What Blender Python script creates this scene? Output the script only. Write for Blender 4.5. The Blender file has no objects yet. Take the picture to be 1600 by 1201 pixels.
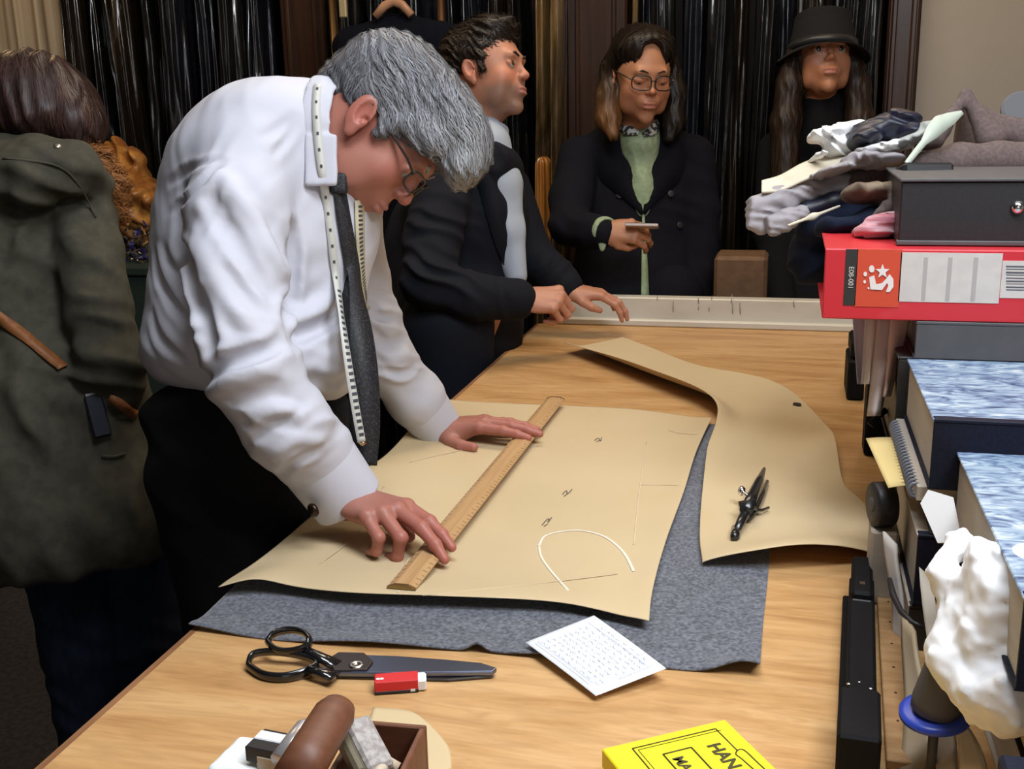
import bpy, math, random
import numpy as np
from mathutils import Vector, Matrix

random.seed(7)
np.random.seed(7)
SC = bpy.context.scene
COL = SC.collection

# ------------------------------------------------------------------ camera geometry
F = 1700.0
TZ = 0.92                      # table top height
CAM = np.array([0.0, 0.0, TZ + 0.617])


def _n(v):
    v = np.asarray(v, float)
    return v / np.linalg.norm(v)


_yc = _n([1240 - 800, 150 - 600.5, F])
_a = math.tan(math.radians(1.3))
_up = -_n([_a, 1.0, -(_yc[0] * _a + _yc[1]) / _yc[2]])
_xc = np.cross(_yc, _up)
M3 = np.array([_xc, _yc, _up])          # rows: world x, y, z expressed in (right, down, forward)
RT, DN, FW = M3[:, 0], M3[:, 1], M3[:, 2]  # camera axes in world coordinates


def ray(px, py):
    return M3 @ np.array([px - 800.0, py - 600.5, F])


def P(px, py, z=TZ):            # point of the horizontal plane z seen in that direction
    r = ray(px, py)
    return CAM + r * ((z - CAM[2]) / r[2])


def Q(px, py, y):               # point of the vertical plane y
    r = ray(px, py)
    return CAM + r * (y / r[1])


def K(px, py, d):               # point at that distance
    return CAM + ray(px, py) * (d / F)


def V(a, b, c=0.0):             # right, up, away
    return RT * a - DN * b + FW * c


# ------------------------------------------------------------------ materials
def mat(name, col, rough=0.6, metal=0.0, **kw):
    m = bpy.data.materials.new(name)
    m.use_nodes = True
    nt = m.node_tree
    b = nt.nodes['Principled BSDF']
    b.inputs['Base Color'].default_value = (*col, 1)
    b.inputs['Roughness'].default_value = rough
    b.inputs['Metallic'].default_value = metal
    for k, v in kw.items():
        k = {'spec': 'Specular IOR Level', 'sheen': 'Sheen Weight', 'coat': 'Coat Weight', 'sss': 'Subsurface Weight',
             'trans': 'Transmission Weight', 'ior': 'IOR', 'alpha': 'Alpha', 'coat_rough': 'Coat Roughness'}.get(k, k)
        b.inputs[k].default_value = v
    if kw.get('sss'):
        b.inputs['Subsurface Radius'].default_value = (0.012, 0.005, 0.003)
        b.inputs['Subsurface Scale'].default_value = 1.0
    return m


def N(nt, t, **kw):
    n = nt.nodes.new(t)
    for k, v in kw.items():
        if k in n.inputs:
            n.inputs[k].default_value = v
        else:
            setattr(n, k, v)
    return n


def mix_noise(m, c2, scale=(5, 5, 5), nscale=5.0, detail=4, lo=.4, hi=.6, bump=0.0, bump_dist=.002, kind='ShaderNodeTexNoise', dist=0.0, c1=None):
    """procedural colour variation and bump in object space"""
    nt = m.node_tree
    b = nt.nodes['Principled BSDF']
    tc = N(nt, 'ShaderNodeTexCoord')
    mp = N(nt, 'ShaderNodeMapping')
    mp.inputs['Scale'].default_value = scale
    nt.links.new(tc.outputs['Object'], mp.inputs['Vector'])
    nz = N(nt, kind)
    nz.inputs['Scale'].default_value = nscale
    if 'Detail' in nz.inputs:
        nz.inputs['Detail'].default_value = detail
    if 'Distortion' in nz.inputs:
        nz.inputs['Distortion'].default_value = dist
    nt.links.new(mp.outputs[0], nz.inputs['Vector'])
    out = nz.outputs['Fac'] if 'Fac' in nz.outputs else nz.outputs[0]
    if c2 is not None:
        cr = N(nt, 'ShaderNodeValToRGB')
        cr.color_ramp.elements[0].position = lo
        cr.color_ramp.elements[1].position = hi
        cr.color_ramp.elements[0].color = (*(c1 or b.inputs['Base Color'].default_value[:3]), 1)
        cr.color_ramp.elements[1].color = (*c2, 1)
        nt.links.new(out, cr.inputs[0])
        nt.links.new(cr.outputs[0], b.inputs['Base Color'])
    if bump:
        bp = N(nt, 'ShaderNodeBump')
        bp.inputs['Strength'].default_value = bump
        bp.inputs['Distance'].default_value = bump_dist
        nt.links.new(out, bp.inputs['Height'])
        nt.links.new(bp.outputs[0], b.inputs['Normal'])
    return m


def vcol(m, attr='Col', mult=None):
    nt = m.node_tree
    a = N(nt, 'ShaderNodeAttribute')
    a.attribute_name = attr
    nt.links.new(a.outputs['Color'], nt.nodes['Principled BSDF'].inputs['Base Color'])
    return m


def add_bump(m, scale=(1, 1, 1), nscale=200, strength=.2, dist=.001, detail=3):
    nt = m.node_tree
    tc = N(nt, 'ShaderNodeTexCoord')
    mp = N(nt, 'ShaderNodeMapping')
    mp.inputs['Scale'].default_value = scale
    nz = N(nt, 'ShaderNodeTexNoise')
    nz.inputs['Scale'].default_value = nscale
    nz.inputs['Detail'].default_value = detail
    bp = N(nt, 'ShaderNodeBump')
    bp.inputs['Strength'].default_value = strength
    bp.inputs['Distance'].default_value = dist
    nt.links.new(tc.outputs['Object'], mp.inputs['Vector'])
    nt.links.new(mp.outputs[0], nz.inputs['Vector'])
    nt.links.new(nz.outputs['Fac'], bp.inputs['Height'])
    nt.links.new(bp.outputs[0], nt.nodes['Principled BSDF'].inputs['Normal'])
    return m


# ------------------------------------------------------------------ objects
def tag(o, label=None, cat=None, group=None, kind=None):
    if label: o['label'] = label
    if cat: o['category'] = cat
    if group: o['group'] = group
    if kind: o['kind'] = kind
    return o


def empty(name, loc, label=None, cat=None, group=None):
    o = bpy.data.objects.new(name, None)
    o.empty_display_size = .05
    COL.objects.link(o)
    o.location = Vector(loc)
    return tag(o, label, cat, group)


def mk(name, verts, faces, m, parent=None, smooth=False, colors=None, angle=None):
    """world-space vertices; the object's origin goes to its base"""
    v = np.asarray(verts, float)
    lo, hi = v.min(0), v.max(0)
    org = np.array([(lo[0] + hi[0]) / 2, (lo[1] + hi[1]) / 2, lo[2]])
    me = bpy.data.meshes.new(name)
    faces = np.asarray(faces) if not isinstance(faces, list) else faces
    if isinstance(faces, np.ndarray):
        me.vertices.add(len(v))
        me.vertices.foreach_set('co', (v - org).astype(np.float32).ravel())
        nf, k = faces.shape
        me.loops.add(nf * k)
        me.loops.foreach_set('vertex_index', faces.astype(np.int32).ravel())
        me.polygons.add(nf)
        me.polygons.foreach_set('loop_start', np.arange(0, nf * k, k, dtype=np.int32))
        me.update(calc_edges=True)
        me.validate()
    else:
        me.from_pydata([tuple(a) for a in (v - org)], [], [tuple(int(i) for i in f) for f in faces])
        me.update()
    if colors is not None:
        ca = me.color_attributes.new('Col', 'FLOAT_COLOR', 'POINT')
        c = np.ones((len(v), 4), np.float32)
        c[:, :3] = colors
        ca.data.foreach_set('color', c.ravel())
    if smooth:
        me.polygons.foreach_set('use_smooth', [True] * len(me.polygons))
    for mm in (m if isinstance(m, (list, tuple)) else [m]):
        me.materials.append(mm)
    o = bpy.data.objects.new(name, me)
    COL.objects.link(o)
    o.location = Vector(org)
    if parent is not None:
        o.parent = parent
        o.location = Vector(org) - world_loc(parent)
    return o


def world_loc(o):
    w = Vector((0, 0, 0))
    while o is not None:
        w += o.location
        o = o.parent
    return w


class MB:
    """collects shapes that make up ONE piece"""

    def __init__(s):
        s.v, s.f, s.m = [], [], []

    def raw(s, v, f, mi=0):
        o = len(s.v)
        s.v += [tuple(map(float, a)) for a in v]
        s.f += [tuple(o + i for i in g) for g in f]
        s.m += [mi] * len(f)
        return s

    def box(s, c, h, ax=None, bev=0.0, mi=0):
        """centre, half sizes, axes (rows), chamfered edges"""
        ax = np.eye(3) if ax is None else np.asarray(ax, float)
        c = np.asarray(c, float)
        b = min(bev, min(h) * .95)
        if b <= 0:
            vs = [c + ax[0] * h[0] * i + ax[1] * h[1] * j + ax[2] * h[2] * k for i in (-1, 1) for j in (-1, 1) for k in (-1, 1)]
            fs = [(0, 1, 3, 2), (4, 6, 7, 5), (0, 4, 5, 1), (2, 3, 7, 6), (0, 2, 6, 4), (1, 5, 7, 3)]
            return s.raw(vs, fs, mi)
        vs, idx = [], {}
        for i in (-1, 1):
            for j in (-1, 1):
                for k in (-1, 1):
                    for a in range(3):
                        q = [h[0] * i, h[1] * j, h[2] * k]
                        for t in range(3):
                            if t != a: q[t] -= (i, j, k)[t] * b
                        idx[(i, j, k, a)] = len(vs)
                        vs.append(c + ax[0] * q[0] + ax[1] * q[1] + ax[2] * q[2])
        fs = []
        for a in range(3):
            t, u = (a + 1) % 3, (a + 2) % 3
            for sg in (-1, 1):
                f = []
                for (p, q) in ((-1, -1), (1, -1), (1, 1), (-1, 1)):
                    w = [0, 0, 0]; w[a] = sg; w[t] = p; w[u] = q
                    f.append(idx[(*w, a)])
                fs.append(tuple(f if sg > 0 else f[::-1]))
        for a in range(3):
            t, u = (a + 1) % 3, (a + 2) % 3
            for p in (-1, 1):
                for q in (-1, 1):
                    w = [0, 0, 0]; w[t] = p; w[u] = q
                    w1 = list(w); w1[a] = -1; w2 = list(w); w2[a] = 1
                    f = (idx[(*w1, t)], idx[(*w2, t)], idx[(*w2, u)], idx[(*w1, u)])
                    fs.append(f if p * q < 0 else f[::-1])
        for i in (-1, 1):
            for j in (-1, 1):
                for k in (-1, 1):
                    f = (idx[(i, j, k, 0)], idx[(i, j, k, 1)], idx[(i, j, k, 2)])
                    fs.append(f if i * j * k > 0 else f[::-1])
        return s.raw(vs, fs, mi)

    def tube(s, pts, r, n=10, mi=0, closed=False, flat=None):
        pts = [np.asarray(p, float) for p in pts]
        m = len(pts)
        rs = [r] * m if np.isscalar(r) else list(r)
        vs, fs = [], []
        prev = None
        for i, p in enumerate(pts):
            if closed:
                t = _n(pts[(i + 1) % m] - pts[i - 1])
            else:
                t = _n(pts[min(i + 1, m - 1)] - pts[max(i - 1, 0)])
            if prev is None:
                a = np.array([0, 0, 1.]) if abs(t[2]) < .9 else np.array([1., 0, 0])
                if flat is not None: a = np.asarray(flat, float)
            else:
                a = prev
            u = _n(a - t * np.dot(a, t)); prev = u
            w = np.cross(t, u)
            ra, rb = (rs[i] if not np.isscalar(rs[i]) else (rs[i], rs[i]))
            for k in range(n):
                an = 2 * math.pi * k / n
                vs.append(p + u * math.cos(an) * ra + w * math.sin(an) * rb)
        mm = m if closed else m - 1
        for i in range(mm):
            for k in range(n):
                a, b = i * n + k, i * n + (k + 1) % n
                c, d = ((i + 1) % m) * n + (k + 1) % n, ((i + 1) % m) * n + k
                fs.append((a, b, c, d))
        if not closed:
            fs.append(tuple(range(n))[::-1])
            fs.append(tuple((m - 1) * n + k for k in range(n)))
        return s.raw(vs, fs, mi)

    def lathe(s, c, prof, ax=(0, 0, 1), n=24, mi=0):
        ax = _n(ax)
        a = np.array([1., 0, 0]) if abs(ax[0]) < .9 else np.array([0, 1., 0])
        u = _n(a - ax * np.dot(a, ax)); w = np.cross(ax, u)
        vs, fs = [], []
        for (r, h) in prof:
            for k in range(n):
                an = 2 * math.pi * k / n
                vs.append(np.asarray(c, float) + ax * h + (u * math.cos(an) + w * math.sin(an)) * max(r, 1e-5))
        for i in range(len(prof) - 1):
            for k in range(n):
                fs.append((i * n + k, i * n + (k + 1) % n, (i + 1) * n + (k + 1) % n, (i + 1) * n + k))
        fs.append(tuple(range(n))[::-1])
        fs.append(tuple((len(prof) - 1) * n + k for k in range(n)))
        return s.raw(vs, fs, mi)

    def build(s, name, m, parent=None, smooth=False, angle=None):
        o = mk(name, s.v, s.f, m, parent, smooth)
        if len(set(s.m)) > 1:
            o.data.polygons.foreach_set('material_index', s.m)
        if angle:
            md = o.modifiers.new('bev', 'BEVEL')
            md.width = angle; md.segments = 2; md.limit_method = 'ANGLE'
        return o


def resample(pts, n):
    pts = np.asarray(pts, float)
    # Catmull-Rom, then even spacing
    q = []
    m = len(pts)
    if m > 2:
        for i in range(m - 1):
            p0, p1, p2, p3 = pts[max(i - 1, 0)], pts[i], pts[i + 1], pts[min(i + 2, m - 1)]
            for t in np.linspace(0, 1, 12, endpoint=False):
                q.append(.5 * ((2 * p1) + (-p0 + p2) * t + (2 * p0 - 5 * p1 + 4 * p2 - p3) * t * t + (-p0 + 3 * p1 - 3 * p2 + p3) * t ** 3))
        q.append(pts[-1])
        q = np.array(q)
    else:
        q = pts
    d = np.r_[0, np.cumsum(np.linalg.norm(np.diff(q, axis=0), axis=1))]
    s = np.linspace(0, d[-1], n)
    return np.stack([np.interp(s, d, q[:, i]) for i in range(q.shape[1])], 1)


def coons(bot, top, left, right, nu, nv):
    b, t = resample(bot, nu), resample(top, nu)
    l, r = resample(left, nv), resample(right, nv)
    u = np.linspace(0, 1, nu)[None, :, None]
    v = np.linspace(0, 1, nv)[:, None, None]
    S = (1 - v) * b[None] + v * t[None] + (1 - u) * l[:, None] + u * r[:, None]
    S -= (1 - u) * (1 - v) * b[0] + u * (1 - v) * b[-1] + (1 - u) * v * t[0] + u * v * t[-1]
    return S


def sheet(name, S, thick, m, parent=None, smooth=True, down=None):
    """grid (nv, nu, 3) -> closed thin sheet with real thickness"""
    nv, nu = S.shape[:2]
    du = np.gradient(S, axis=1); dv = np.gradient(S, axis=0)
    nn = np.cross(du, dv)
    nn /= np.linalg.norm(nn, axis=2, keepdims=True) + 1e-12
    T = S - nn * thick
    v = np.concatenate([S.reshape(-1, 3), T.reshape(-1, 3)])
    I = np.arange(nu * nv).reshape(nv, nu)
    a = np.stack([I[:-1, :-1], I[:-1, 1:], I[1:, 1:], I[1:, :-1]], -1).reshape(-1, 4)
    o = nu * nv
    b = a[:, ::-1] + o
    rim = np.r_[I[0, :], I[1:, -1], I[-1, -2::-1], I[-2:0:-1, 0]]
    r2 = np.roll(rim, -1)
    c = np.stack([rim, rim + o, r2 + o, r2], -1)
    return mk(name, v, np.concatenate([a, b, c]), m, parent, smooth)


def ribbon(name, pts, width, m, parent=None, up=(0, 0, 1), thick=.0005, n=None, lift=0.0):
    pts = resample(pts, n or max(8, len(pts) * 6)) if len(pts) > 2 or n else np.asarray(pts, float)
    t = np.gradient(pts, axis=0)
    up = np.asarray(up, float)
    ups = np.tile(up, (len(pts), 1)) if up.ndim == 1 else resample(up, len(pts))
    s = np.cross(t, ups); s /= np.linalg.norm(s, axis=1, keepdims=True) + 1e-12
    w = np.asarray(width, float)
    w = np.interp(np.linspace(0, 1, len(pts)), np.linspace(0, 1, w.size), w) if w.ndim else np.full(len(pts), w)
    S = np.stack([pts + s * w[:, None] / 2, pts - s * w[:, None] / 2], 0) + ups * lift
    return sheet(name, S, -thick, m, parent, smooth=True)


# ------------------------------------------------------------------ smooth implicit surfaces
def smin(a, b, k):
    h = np.clip(.5 + .5 * (b - a) / k, 0, 1)
    return b + (a - b) * h - k * h * (1 - h)


class Blob:
    def __init__(s):
        s.ops = []
        s.disp = None
        s.box = None

    def _add(s, f, lo, hi, k, mode):
        s.ops.append((f, np.asarray(lo, float), np.asarray(hi, float), max(k, 1e-4), mode))
        return s

    def cap(s, a, b, ra, rb=None, k=.01, mode=0):
        a, b = np.asarray(a, float), np.asarray(b, float)
        rb = ra if rb is None else rb
        ab = b - a; L = max(ab @ ab, 1e-12)

        def f(p):
            t = np.clip((p - a) @ ab / L, 0, 1)
            return np.linalg.norm(p - a - t[:, None] * ab, axis=1) - (ra + (rb - ra) * t)
        r = max(ra, rb)
        return s._add(f, np.minimum(a, b) - r, np.maximum(a, b) + r, k, mode)

    def chain(s, pts, k=.01, mode=0):
        for (p, r), (q, t) in zip(pts[:-1], pts[1:]):
            s.cap(p, q, r, t, k, mode)
        return s

    def ell(s, c, r, R=None, k=.01, mode=0):
        c = np.asarray(c, float); r = np.asarray(r, float)
        R = np.eye(3) if R is None else np.asarray(R, float)      # rows: axes

        def f(p):
            q = (p - c) @ R.T
            k0 = np.linalg.norm(q / r, axis=1)
            k1 = np.linalg.norm(q / (r * r), axis=1) + 1e-9
            return k0 * (k0 - 1) / k1
        e = np.sqrt(((R * r[:, None]) ** 2).sum(0))
        return s._add(f, c - e, c + e, k, mode)

    def rbox(s, c, h, R=None, rd=.005, k=.01, mode=0):
        c = np.asarray(c, float); h = np.asarray(h, float)
        R = np.eye(3) if R is None else np.asarray(R, float)

        def f(p):
            q = np.abs((p - c) @ R.T) - (h - rd)
            return np.linalg.norm(np.maximum(q, 0), axis=1) + np.minimum(q.max(1), 0) - rd
        e = (np.abs(R) * h[:, None]).sum(0)
        return s._add(f, c - e, c + e, k, mode)

    def torus(s, c, ax, R, r, sx=1.0, ref=None, k=.005, mode=0, rz=None):
        """ring round axis ax; sx squashes it along ref; rz = axial radius of the band"""
        c = np.asarray(c, float); ax = _n(ax)
        ref = np.array([1., 0, 0]) if ref is None else np.asarray(ref, float)
        u = _n(ref - ax * (ref @ ax)); w = np.cross(ax, u)
        rz = rz or r

        def f(p):
            q = p - c
            x, y, z = q @ u / sx, q @ w, q @ ax
            d = np.sqrt(x * x + y * y) - R
            k0 = np.sqrt((d / r) ** 2 + (z / rz) ** 2)
            return (k0 - 1) * min(r, rz)
        e = R * max(1, sx) + max(r, rz)
        return s._add(f, c - e, c + e, k, mode)

    def half(s, c, n, k=.003):
        """keep what lies behind the plane through c with outward normal n"""
        c = np.asarray(c, float); n = _n(n)
        return s._add(lambda p: (p - c) @ n, [-99] * 3, [99] * 3, k, 2)

    def fn(s, f, lo, hi, k=.01, mode=0):
        return s._add(f, lo, hi, k, mode)

    def val(s, p, ops=None):
        d = np.full(len(p), .25)
        for (f, lo, hi, k, mode) in (s.ops if ops is None else ops):
            if mode == 0:
                d = smin(d, f(p), k)
            elif mode == 1:
                d = -smin(-d, f(p), k)
            else:
                d = -smin(-d, -f(p), k)
        if s.disp is not None:
            d = d - s.disp(p)
        return d

    def mesh(s, vox, margin=.02):
        adds = [o for o in s.ops if o[4] == 0]
        lo = np.min([o[1] for o in adds], 0) - margin
        hi = np.max([o[2] for o in adds], 0) + margin
        B = 16
        bs = B * vox
        nb = np.ceil((hi - lo) / bs).astype(int)
        gi = np.stack(np.meshgrid(*[np.arange(n) for n in nb], indexing='ij'), -1).reshape(-1, 3)
        cen = lo + (gi + .5) * bs
        d = s.val(cen)
        act = gi[np.abs(d) < bs * .87 * 1.35 + .006]
        nx, ny, nz = (nb * B + 2)
        loc = np.stack(np.meshgrid(*[np.arange(B + 1)] * 3, indexing='ij'), -1).reshape(-1, 3)
        cells_id, cells_p, E = [], [], []
        offs = np.array([(i, j, k) for i in (0, 1) for j in (0, 1) for k in (0, 1)])
        edges = [(a, b) for a in range(8) for b in range(a + 1, 8) if np.abs(offs[a] - offs[b]).sum() == 1]
        ea = np.array([e[0] for e in edges]); eb = np.array([e[1] for e in edges])

        def gid(i, j, k):
            return (i.astype(np.int64) * ny + j) * nz + k
        for g in act:
            b0 = lo + g * bs
            p = b0 + loc * vox
            ops = [o for o in s.ops if o[4] == 2 or (np.all(o[1] - o[3] - .004 <= b0 + bs) and np.all(o[2] + o[3] + .004 >= b0))]
            if not ops: continue
            v = s.val(p, ops).reshape(B + 1, B + 1, B + 1)
            sg = v < 0
            if sg.all() or not sg.any(): continue
            cnt = np.zeros((B, B, B), int)
            for (i, j, k) in offs:
                cnt += sg[i:i + B, j:j + B, k:k + B]
            ci = np.argwhere((cnt > 0) & (cnt < 8))
            if len(ci):
                cv = np.stack([v[ci[:, 0] + i, ci[:, 1] + j, ci[:, 2] + k] for (i, j, k) in offs], 1)
                va, vb = cv[:, ea], cv[:, eb]
                cr = (va < 0) != (vb < 0)
                t = np.where(cr, va / (va - vb + 1e-20), 0)
                pt = offs[ea][None] + t[..., None] * (offs[eb] - offs[ea])[None]
                pt = (pt * cr[..., None]).sum(1) / cr.sum(1)[:, None]
                cells_p.append(b0 + (ci + pt) * vox)
                G = ci + g * B
                cells_id.append(gid(G[:, 0], G[:, 1], G[:, 2]))
            for ax in range(3):
                n = [B, B, B]
                s1 = sg[:B, :B, :B]
                sl = [slice(0, B)] * 3; sl[ax] = slice(1, B + 1)
                s2 = sg[tuple(sl)]
                ei = np.argwhere(s1 != s2)
                if not len(ei): continue
                inside = s1[tuple(ei.T)]
                G = ei + g * B
                u, w = (ax + 1) % 3, (ax + 2) % 3
                q = []
                for (du, dw) in ((0, 0), (-1, 0), (-1, -1), (0, -1)):
                    H = G.copy(); H[:, u] += du; H[:, w] += dw
                    q.append(gid(H[:, 0], H[:, 1], H[:, 2]))
                q = np.stack(q, 1)
                q[~inside] = q[~inside][:, ::-1]
                E.append(q)
        ids = np.concatenate(cells_id); pts = np.concatenate(cells_p)
        o = np.argsort(ids); ids = ids[o]; pts = pts[o]
        fq = np.concatenate(E)
        ix = np.searchsorted(ids, fq); ix = np.clip(ix, 0, len(ids) - 1)
        ok = (ids[ix] == fq).all(1)
        return pts, ix[ok]


def clean(pts, fc, keep_largest=False):
    used = np.unique(fc)
    mp = -np.ones(len(pts), int); mp[used] = np.arange(len(used))
    return pts[used], mp[fc]


def blob_obj(name, b, vox, m, parent=None, colors=None, relax=1):
    p, f = b.mesh(vox)
    p, f = clean(p, f)
    for _ in range(relax):
        acc = np.zeros_like(p); n = np.zeros(len(p))
        for i in range(4):
            j = f[:, (i + 1) % 4]; k = f[:, (i - 1) % 4]
            np.add.at(acc, f[:, i], p[j] + p[k]); np.add.at(n, f[:, i], 2)
        p = p * .5 + acc / n[:, None] * .5
    c = colors(p) if callable(colors) else colors
    return mk(name, p, f, m, parent, True, c)


def vnoise(p, s=1.0, seed=0):
    """cheap smooth 3-D noise about -1..1"""
    r = np.random.RandomState(seed)
    out = np.zeros(len(p))
    for _ in range(5):
        k = r.normal(size=3); k /= np.linalg.norm(k)
        k2 = r.normal(size=3); k2 /= np.linalg.norm(k2)
        f = r.uniform(.7, 1.6) / s
        out += np.sin(p @ k * f * 6.28 + 1.7 * np.sin(p @ k2 * f * 4.1 + r.uniform(6)) + r.uniform(6))
    return out / 3.2


def folds(p, d, wl, seed=0, sharp=2.0, warp=.5):
    """cloth folds: soft creases whose crests run across direction d, wavelength wl; 0..1"""
    d = _n(d)
    r = np.random.RandomState(seed)
    k2 = r.normal(size=3); k2 /= np.linalg.norm(k2)
    k3 = r.normal(size=3); k3 /= np.linalg.norm(k3)
    ph = p @ d / wl * 6.28
    ph = ph + warp * 3 * np.sin(p @ k2 / wl * 2.1 + 1) + warp * 2 * np.sin(p @ k3 / wl * 3.3 + 2)
    s = .5 + .5 * np.sin(ph)
    g = .6 + .4 * np.sin(p @ k3 / wl * 1.7 + r.uniform(6))
    return (s ** sharp) * g


def gmask(p, c, r):
    return np.exp(-((p - np.asarray(c)) ** 2).sum(1) / (r * r))


def text_mesh(name, s, origin, xdir, ydir, size, m, parent=None, depth=.0003, bold=0.0):
    cu = bpy.data.curves.new(name, 'FONT')
    cu.body = s; cu.size = size; cu.extrude = depth; cu.offset = bold
    cu.fill_mode = 'BOTH'
    t = bpy.data.objects.new('tmp', cu)
    COL.objects.link(t)
    bpy.context.view_layer.update()
    me = bpy.data.meshes.new_from_object(t.evaluated_get(bpy.context.evaluated_depsgraph_get()))
    v = np.array([tuple(a.co) for a in me.vertices])
    f = [tuple(q.vertices) for q in me.polygons]
    bpy.data.objects.remove(t)
    x, y = _n(xdir), _n(ydir); z = np.cross(x, y)
    w = np.asarray(origin) + v[:, :1] * x + v[:, 1:2] * y + v[:, 2:] * z
    return mk(name, w, f, m, parent)


# camera
cd = bpy.data.cameras.new('camera')
cam = bpy.data.objects.new('camera', cd)
COL.objects.link(cam)
cd.sensor_fit = 'HORIZONTAL'
cd.sensor_width = 36.0
cd.lens = 36.0 * F / 1600.0
cd.clip_start = .05
cam.matrix_world = Matrix(((RT[0], -DN[0], -FW[0], CAM[0]), (RT[1], -DN[1], -FW[1], CAM[1]), (RT[2], -DN[2], -FW[2], CAM[2]), (0, 0, 0, 1)))
SC.camera = cam
# ------------------------------------------------------------------ the room
YB = 4.15                                    # back wall
XL, XR, YF, ZC = -3.6, 2.6, -2.2, 2.9
m_wall_dark = mix_noise(mat('dark_panel_wood', (.028, .017, .012), .45), (.045, .026, .017), (6, 6, .6), 6, lo=.3, hi=.7, bump=.1)
m_wall = mix_noise(mat('greige_paint', (.44, .40, .35), .85), (.40, .36, .31), (1, 1, 1), 2.0, bump=.03)
m_floor = mix_noise(mat('dark_carpet', (.03, .028, .03), .95), (.05, .045, .045), (1, 1, 1), 60)
m_ceil = mat('white_ceiling', (.55, .54, .52), .9)


def wall(name, lo, hi, m):
    lo, hi = np.array(lo, float), np.array(hi, float)
    return tag(MB().box((lo + hi) / 2, (hi - lo) / 2).build(name, m), kind='structure')


wall('floor', (XL - .1, YF - .1, -.05), (XR + .1, YB + .1, 0), m_floor)
wall('ceiling', (XL - .1, YF - .1, ZC), (XR + .1, YB + .1, ZC + .05), m_ceil)
wall('wall_back', (XL, YB, 0), (XR, YB + .1, ZC), m_wall_dark)
wall('wall_left', (XL - .1, YF, 0), (XL, YB, ZC), m_wall_dark)
wall('wall_right', (XR, YF, 0), (XR + .1, YB, ZC), m_wall)
wall('wall_front', (XL, YF - .1, 0), (XR, YF, ZC), m_wall)
# painted return at the right of the garment bays
xr0 = Q(1437, 60, 3.9)[0]
wall('wall_alcove', (xr0, 3.9, 0), (XR, YB, ZC), m_wall)
m_trimw = mix_noise(mat('dark_mahogany', (.030, .014, .009), .35), (.055, .025, .014), (12, 12, .5), 5, lo=.3, hi=.7)
for i, (a, b) in enumerate([(1384, 1434), (888, 982), (447, 516), (78, 108)]):
    xa, xb = Q(a, 60, 3.86)[0], Q(b, 60, 3.86)[0]
    MBp = MB().box(((xa + xb) / 2, 3.98, ZC / 2), ((xb - xa) / 2, .16, ZC / 2), bev=.008)
    # reeded face
    for q in (.2, .8):
        xx = xa + (xb - xa) * q
        MBp.box((xx, 3.815, ZC / 2), (.008, .012, ZC / 2 - .001), bev=.004)
    tag(MBp.build('trim_%d' % (i + 1), m_trimw), kind='structure')

# cream pleated curtain, top left
m_cream = mix_noise(mat('cream_curtain', (.50, .43, .33), .85, sheen=.2), (.42, .36, .27), (30, 30, .5), 3)
xa, xb = XL + .02, Q(86, 60, 3.75)[0]
n = 160
xs = np.linspace(xa, xb, n)
zs = np.linspace(.02, 2.75, 40)
S = np.zeros((40, n, 3))
for j, z in enumerate(zs):
    fl = 1 + .25 * (2.75 - z) / 2.75
    S[j, :, 0] = xs + .012 * np.sin(xs * 60)
    S[j, :, 1] = 3.78 + .022 * fl * np.sin(xs * 95 + .6 * np.sin(xs * 11)) + .01 * np.sin(xs * 41 + z)
    S[j, :, 2] = z
tag(sheet('curtain', S, .002, m_cream), 'cream pleated curtain in the top left corner', 'curtain')

# ------------------------------------------------------------------ garment covers
def cover_mat(name, base, tint, rough=.16, bs=1.0):
    m = mat(name, base, rough, spec=.9, coat=.5, coat_rough=.08)
    nt = m.node_tree
    b = nt.nodes['Principled BSDF']
    tc = N(nt, 'ShaderNodeTexCoord')
    mp = N(nt, 'ShaderNodeMapping'); mp.inputs['Scale'].default_value = (3.2, 3.2, .7)
    nz = N(nt, 'ShaderNodeTexNoise', Scale=1.6, Detail=4.0, Roughness=.5, Distortion=1.6)
    mp2 = N(nt, 'ShaderNodeMapping'); mp2.inputs['Scale'].default_value = (6, 6, 3)
    nz2 = N(nt, 'ShaderNodeTexNoise', Scale=1.5, Detail=3.0)
    mx = N(nt, 'ShaderNodeMath', operation='MULTIPLY_ADD')
    nt.links.new(tc.outputs['Object'], mp.inputs[0]); nt.links.new(tc.outputs['Object'], mp2.inputs[0])
    nt.links.new(mp.outputs[0], nz.inputs['Vector']); nt.links.new(mp2.outputs[0], nz2.inputs['Vector'])
    nt.links.new(nz2.outputs['Fac'], mx.inputs[0]); mx.inputs[1].default_value = .3
    nt.links.new(nz.outputs['Fac'], mx.inputs[2])
    bp = N(nt, 'ShaderNodeBump', Strength=.6 * bs, Distance=.02)
    nt.links.new(mx.outputs[0], bp.inputs['Height'])
    nt.links.new(bp.outputs[0], b.inputs['Normal']); nt.links.new(bp.outputs[0], b.inputs['Coat Normal'])
    cr = N(nt, 'ShaderNodeValToRGB')
    cr.color_ramp.elements[0].position = .42; cr.color_ramp.elements[0].color = (*base, 1)
    cr.color_ramp.elements[1].position = .78; cr.color_ramp.elements[1].color = (*tint, 1)
    nt.links.new(nz.outputs['Fac'], cr.inputs[0]); nt.links.new(cr.outputs[0], b.inputs['Base Color'])
    return m


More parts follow.
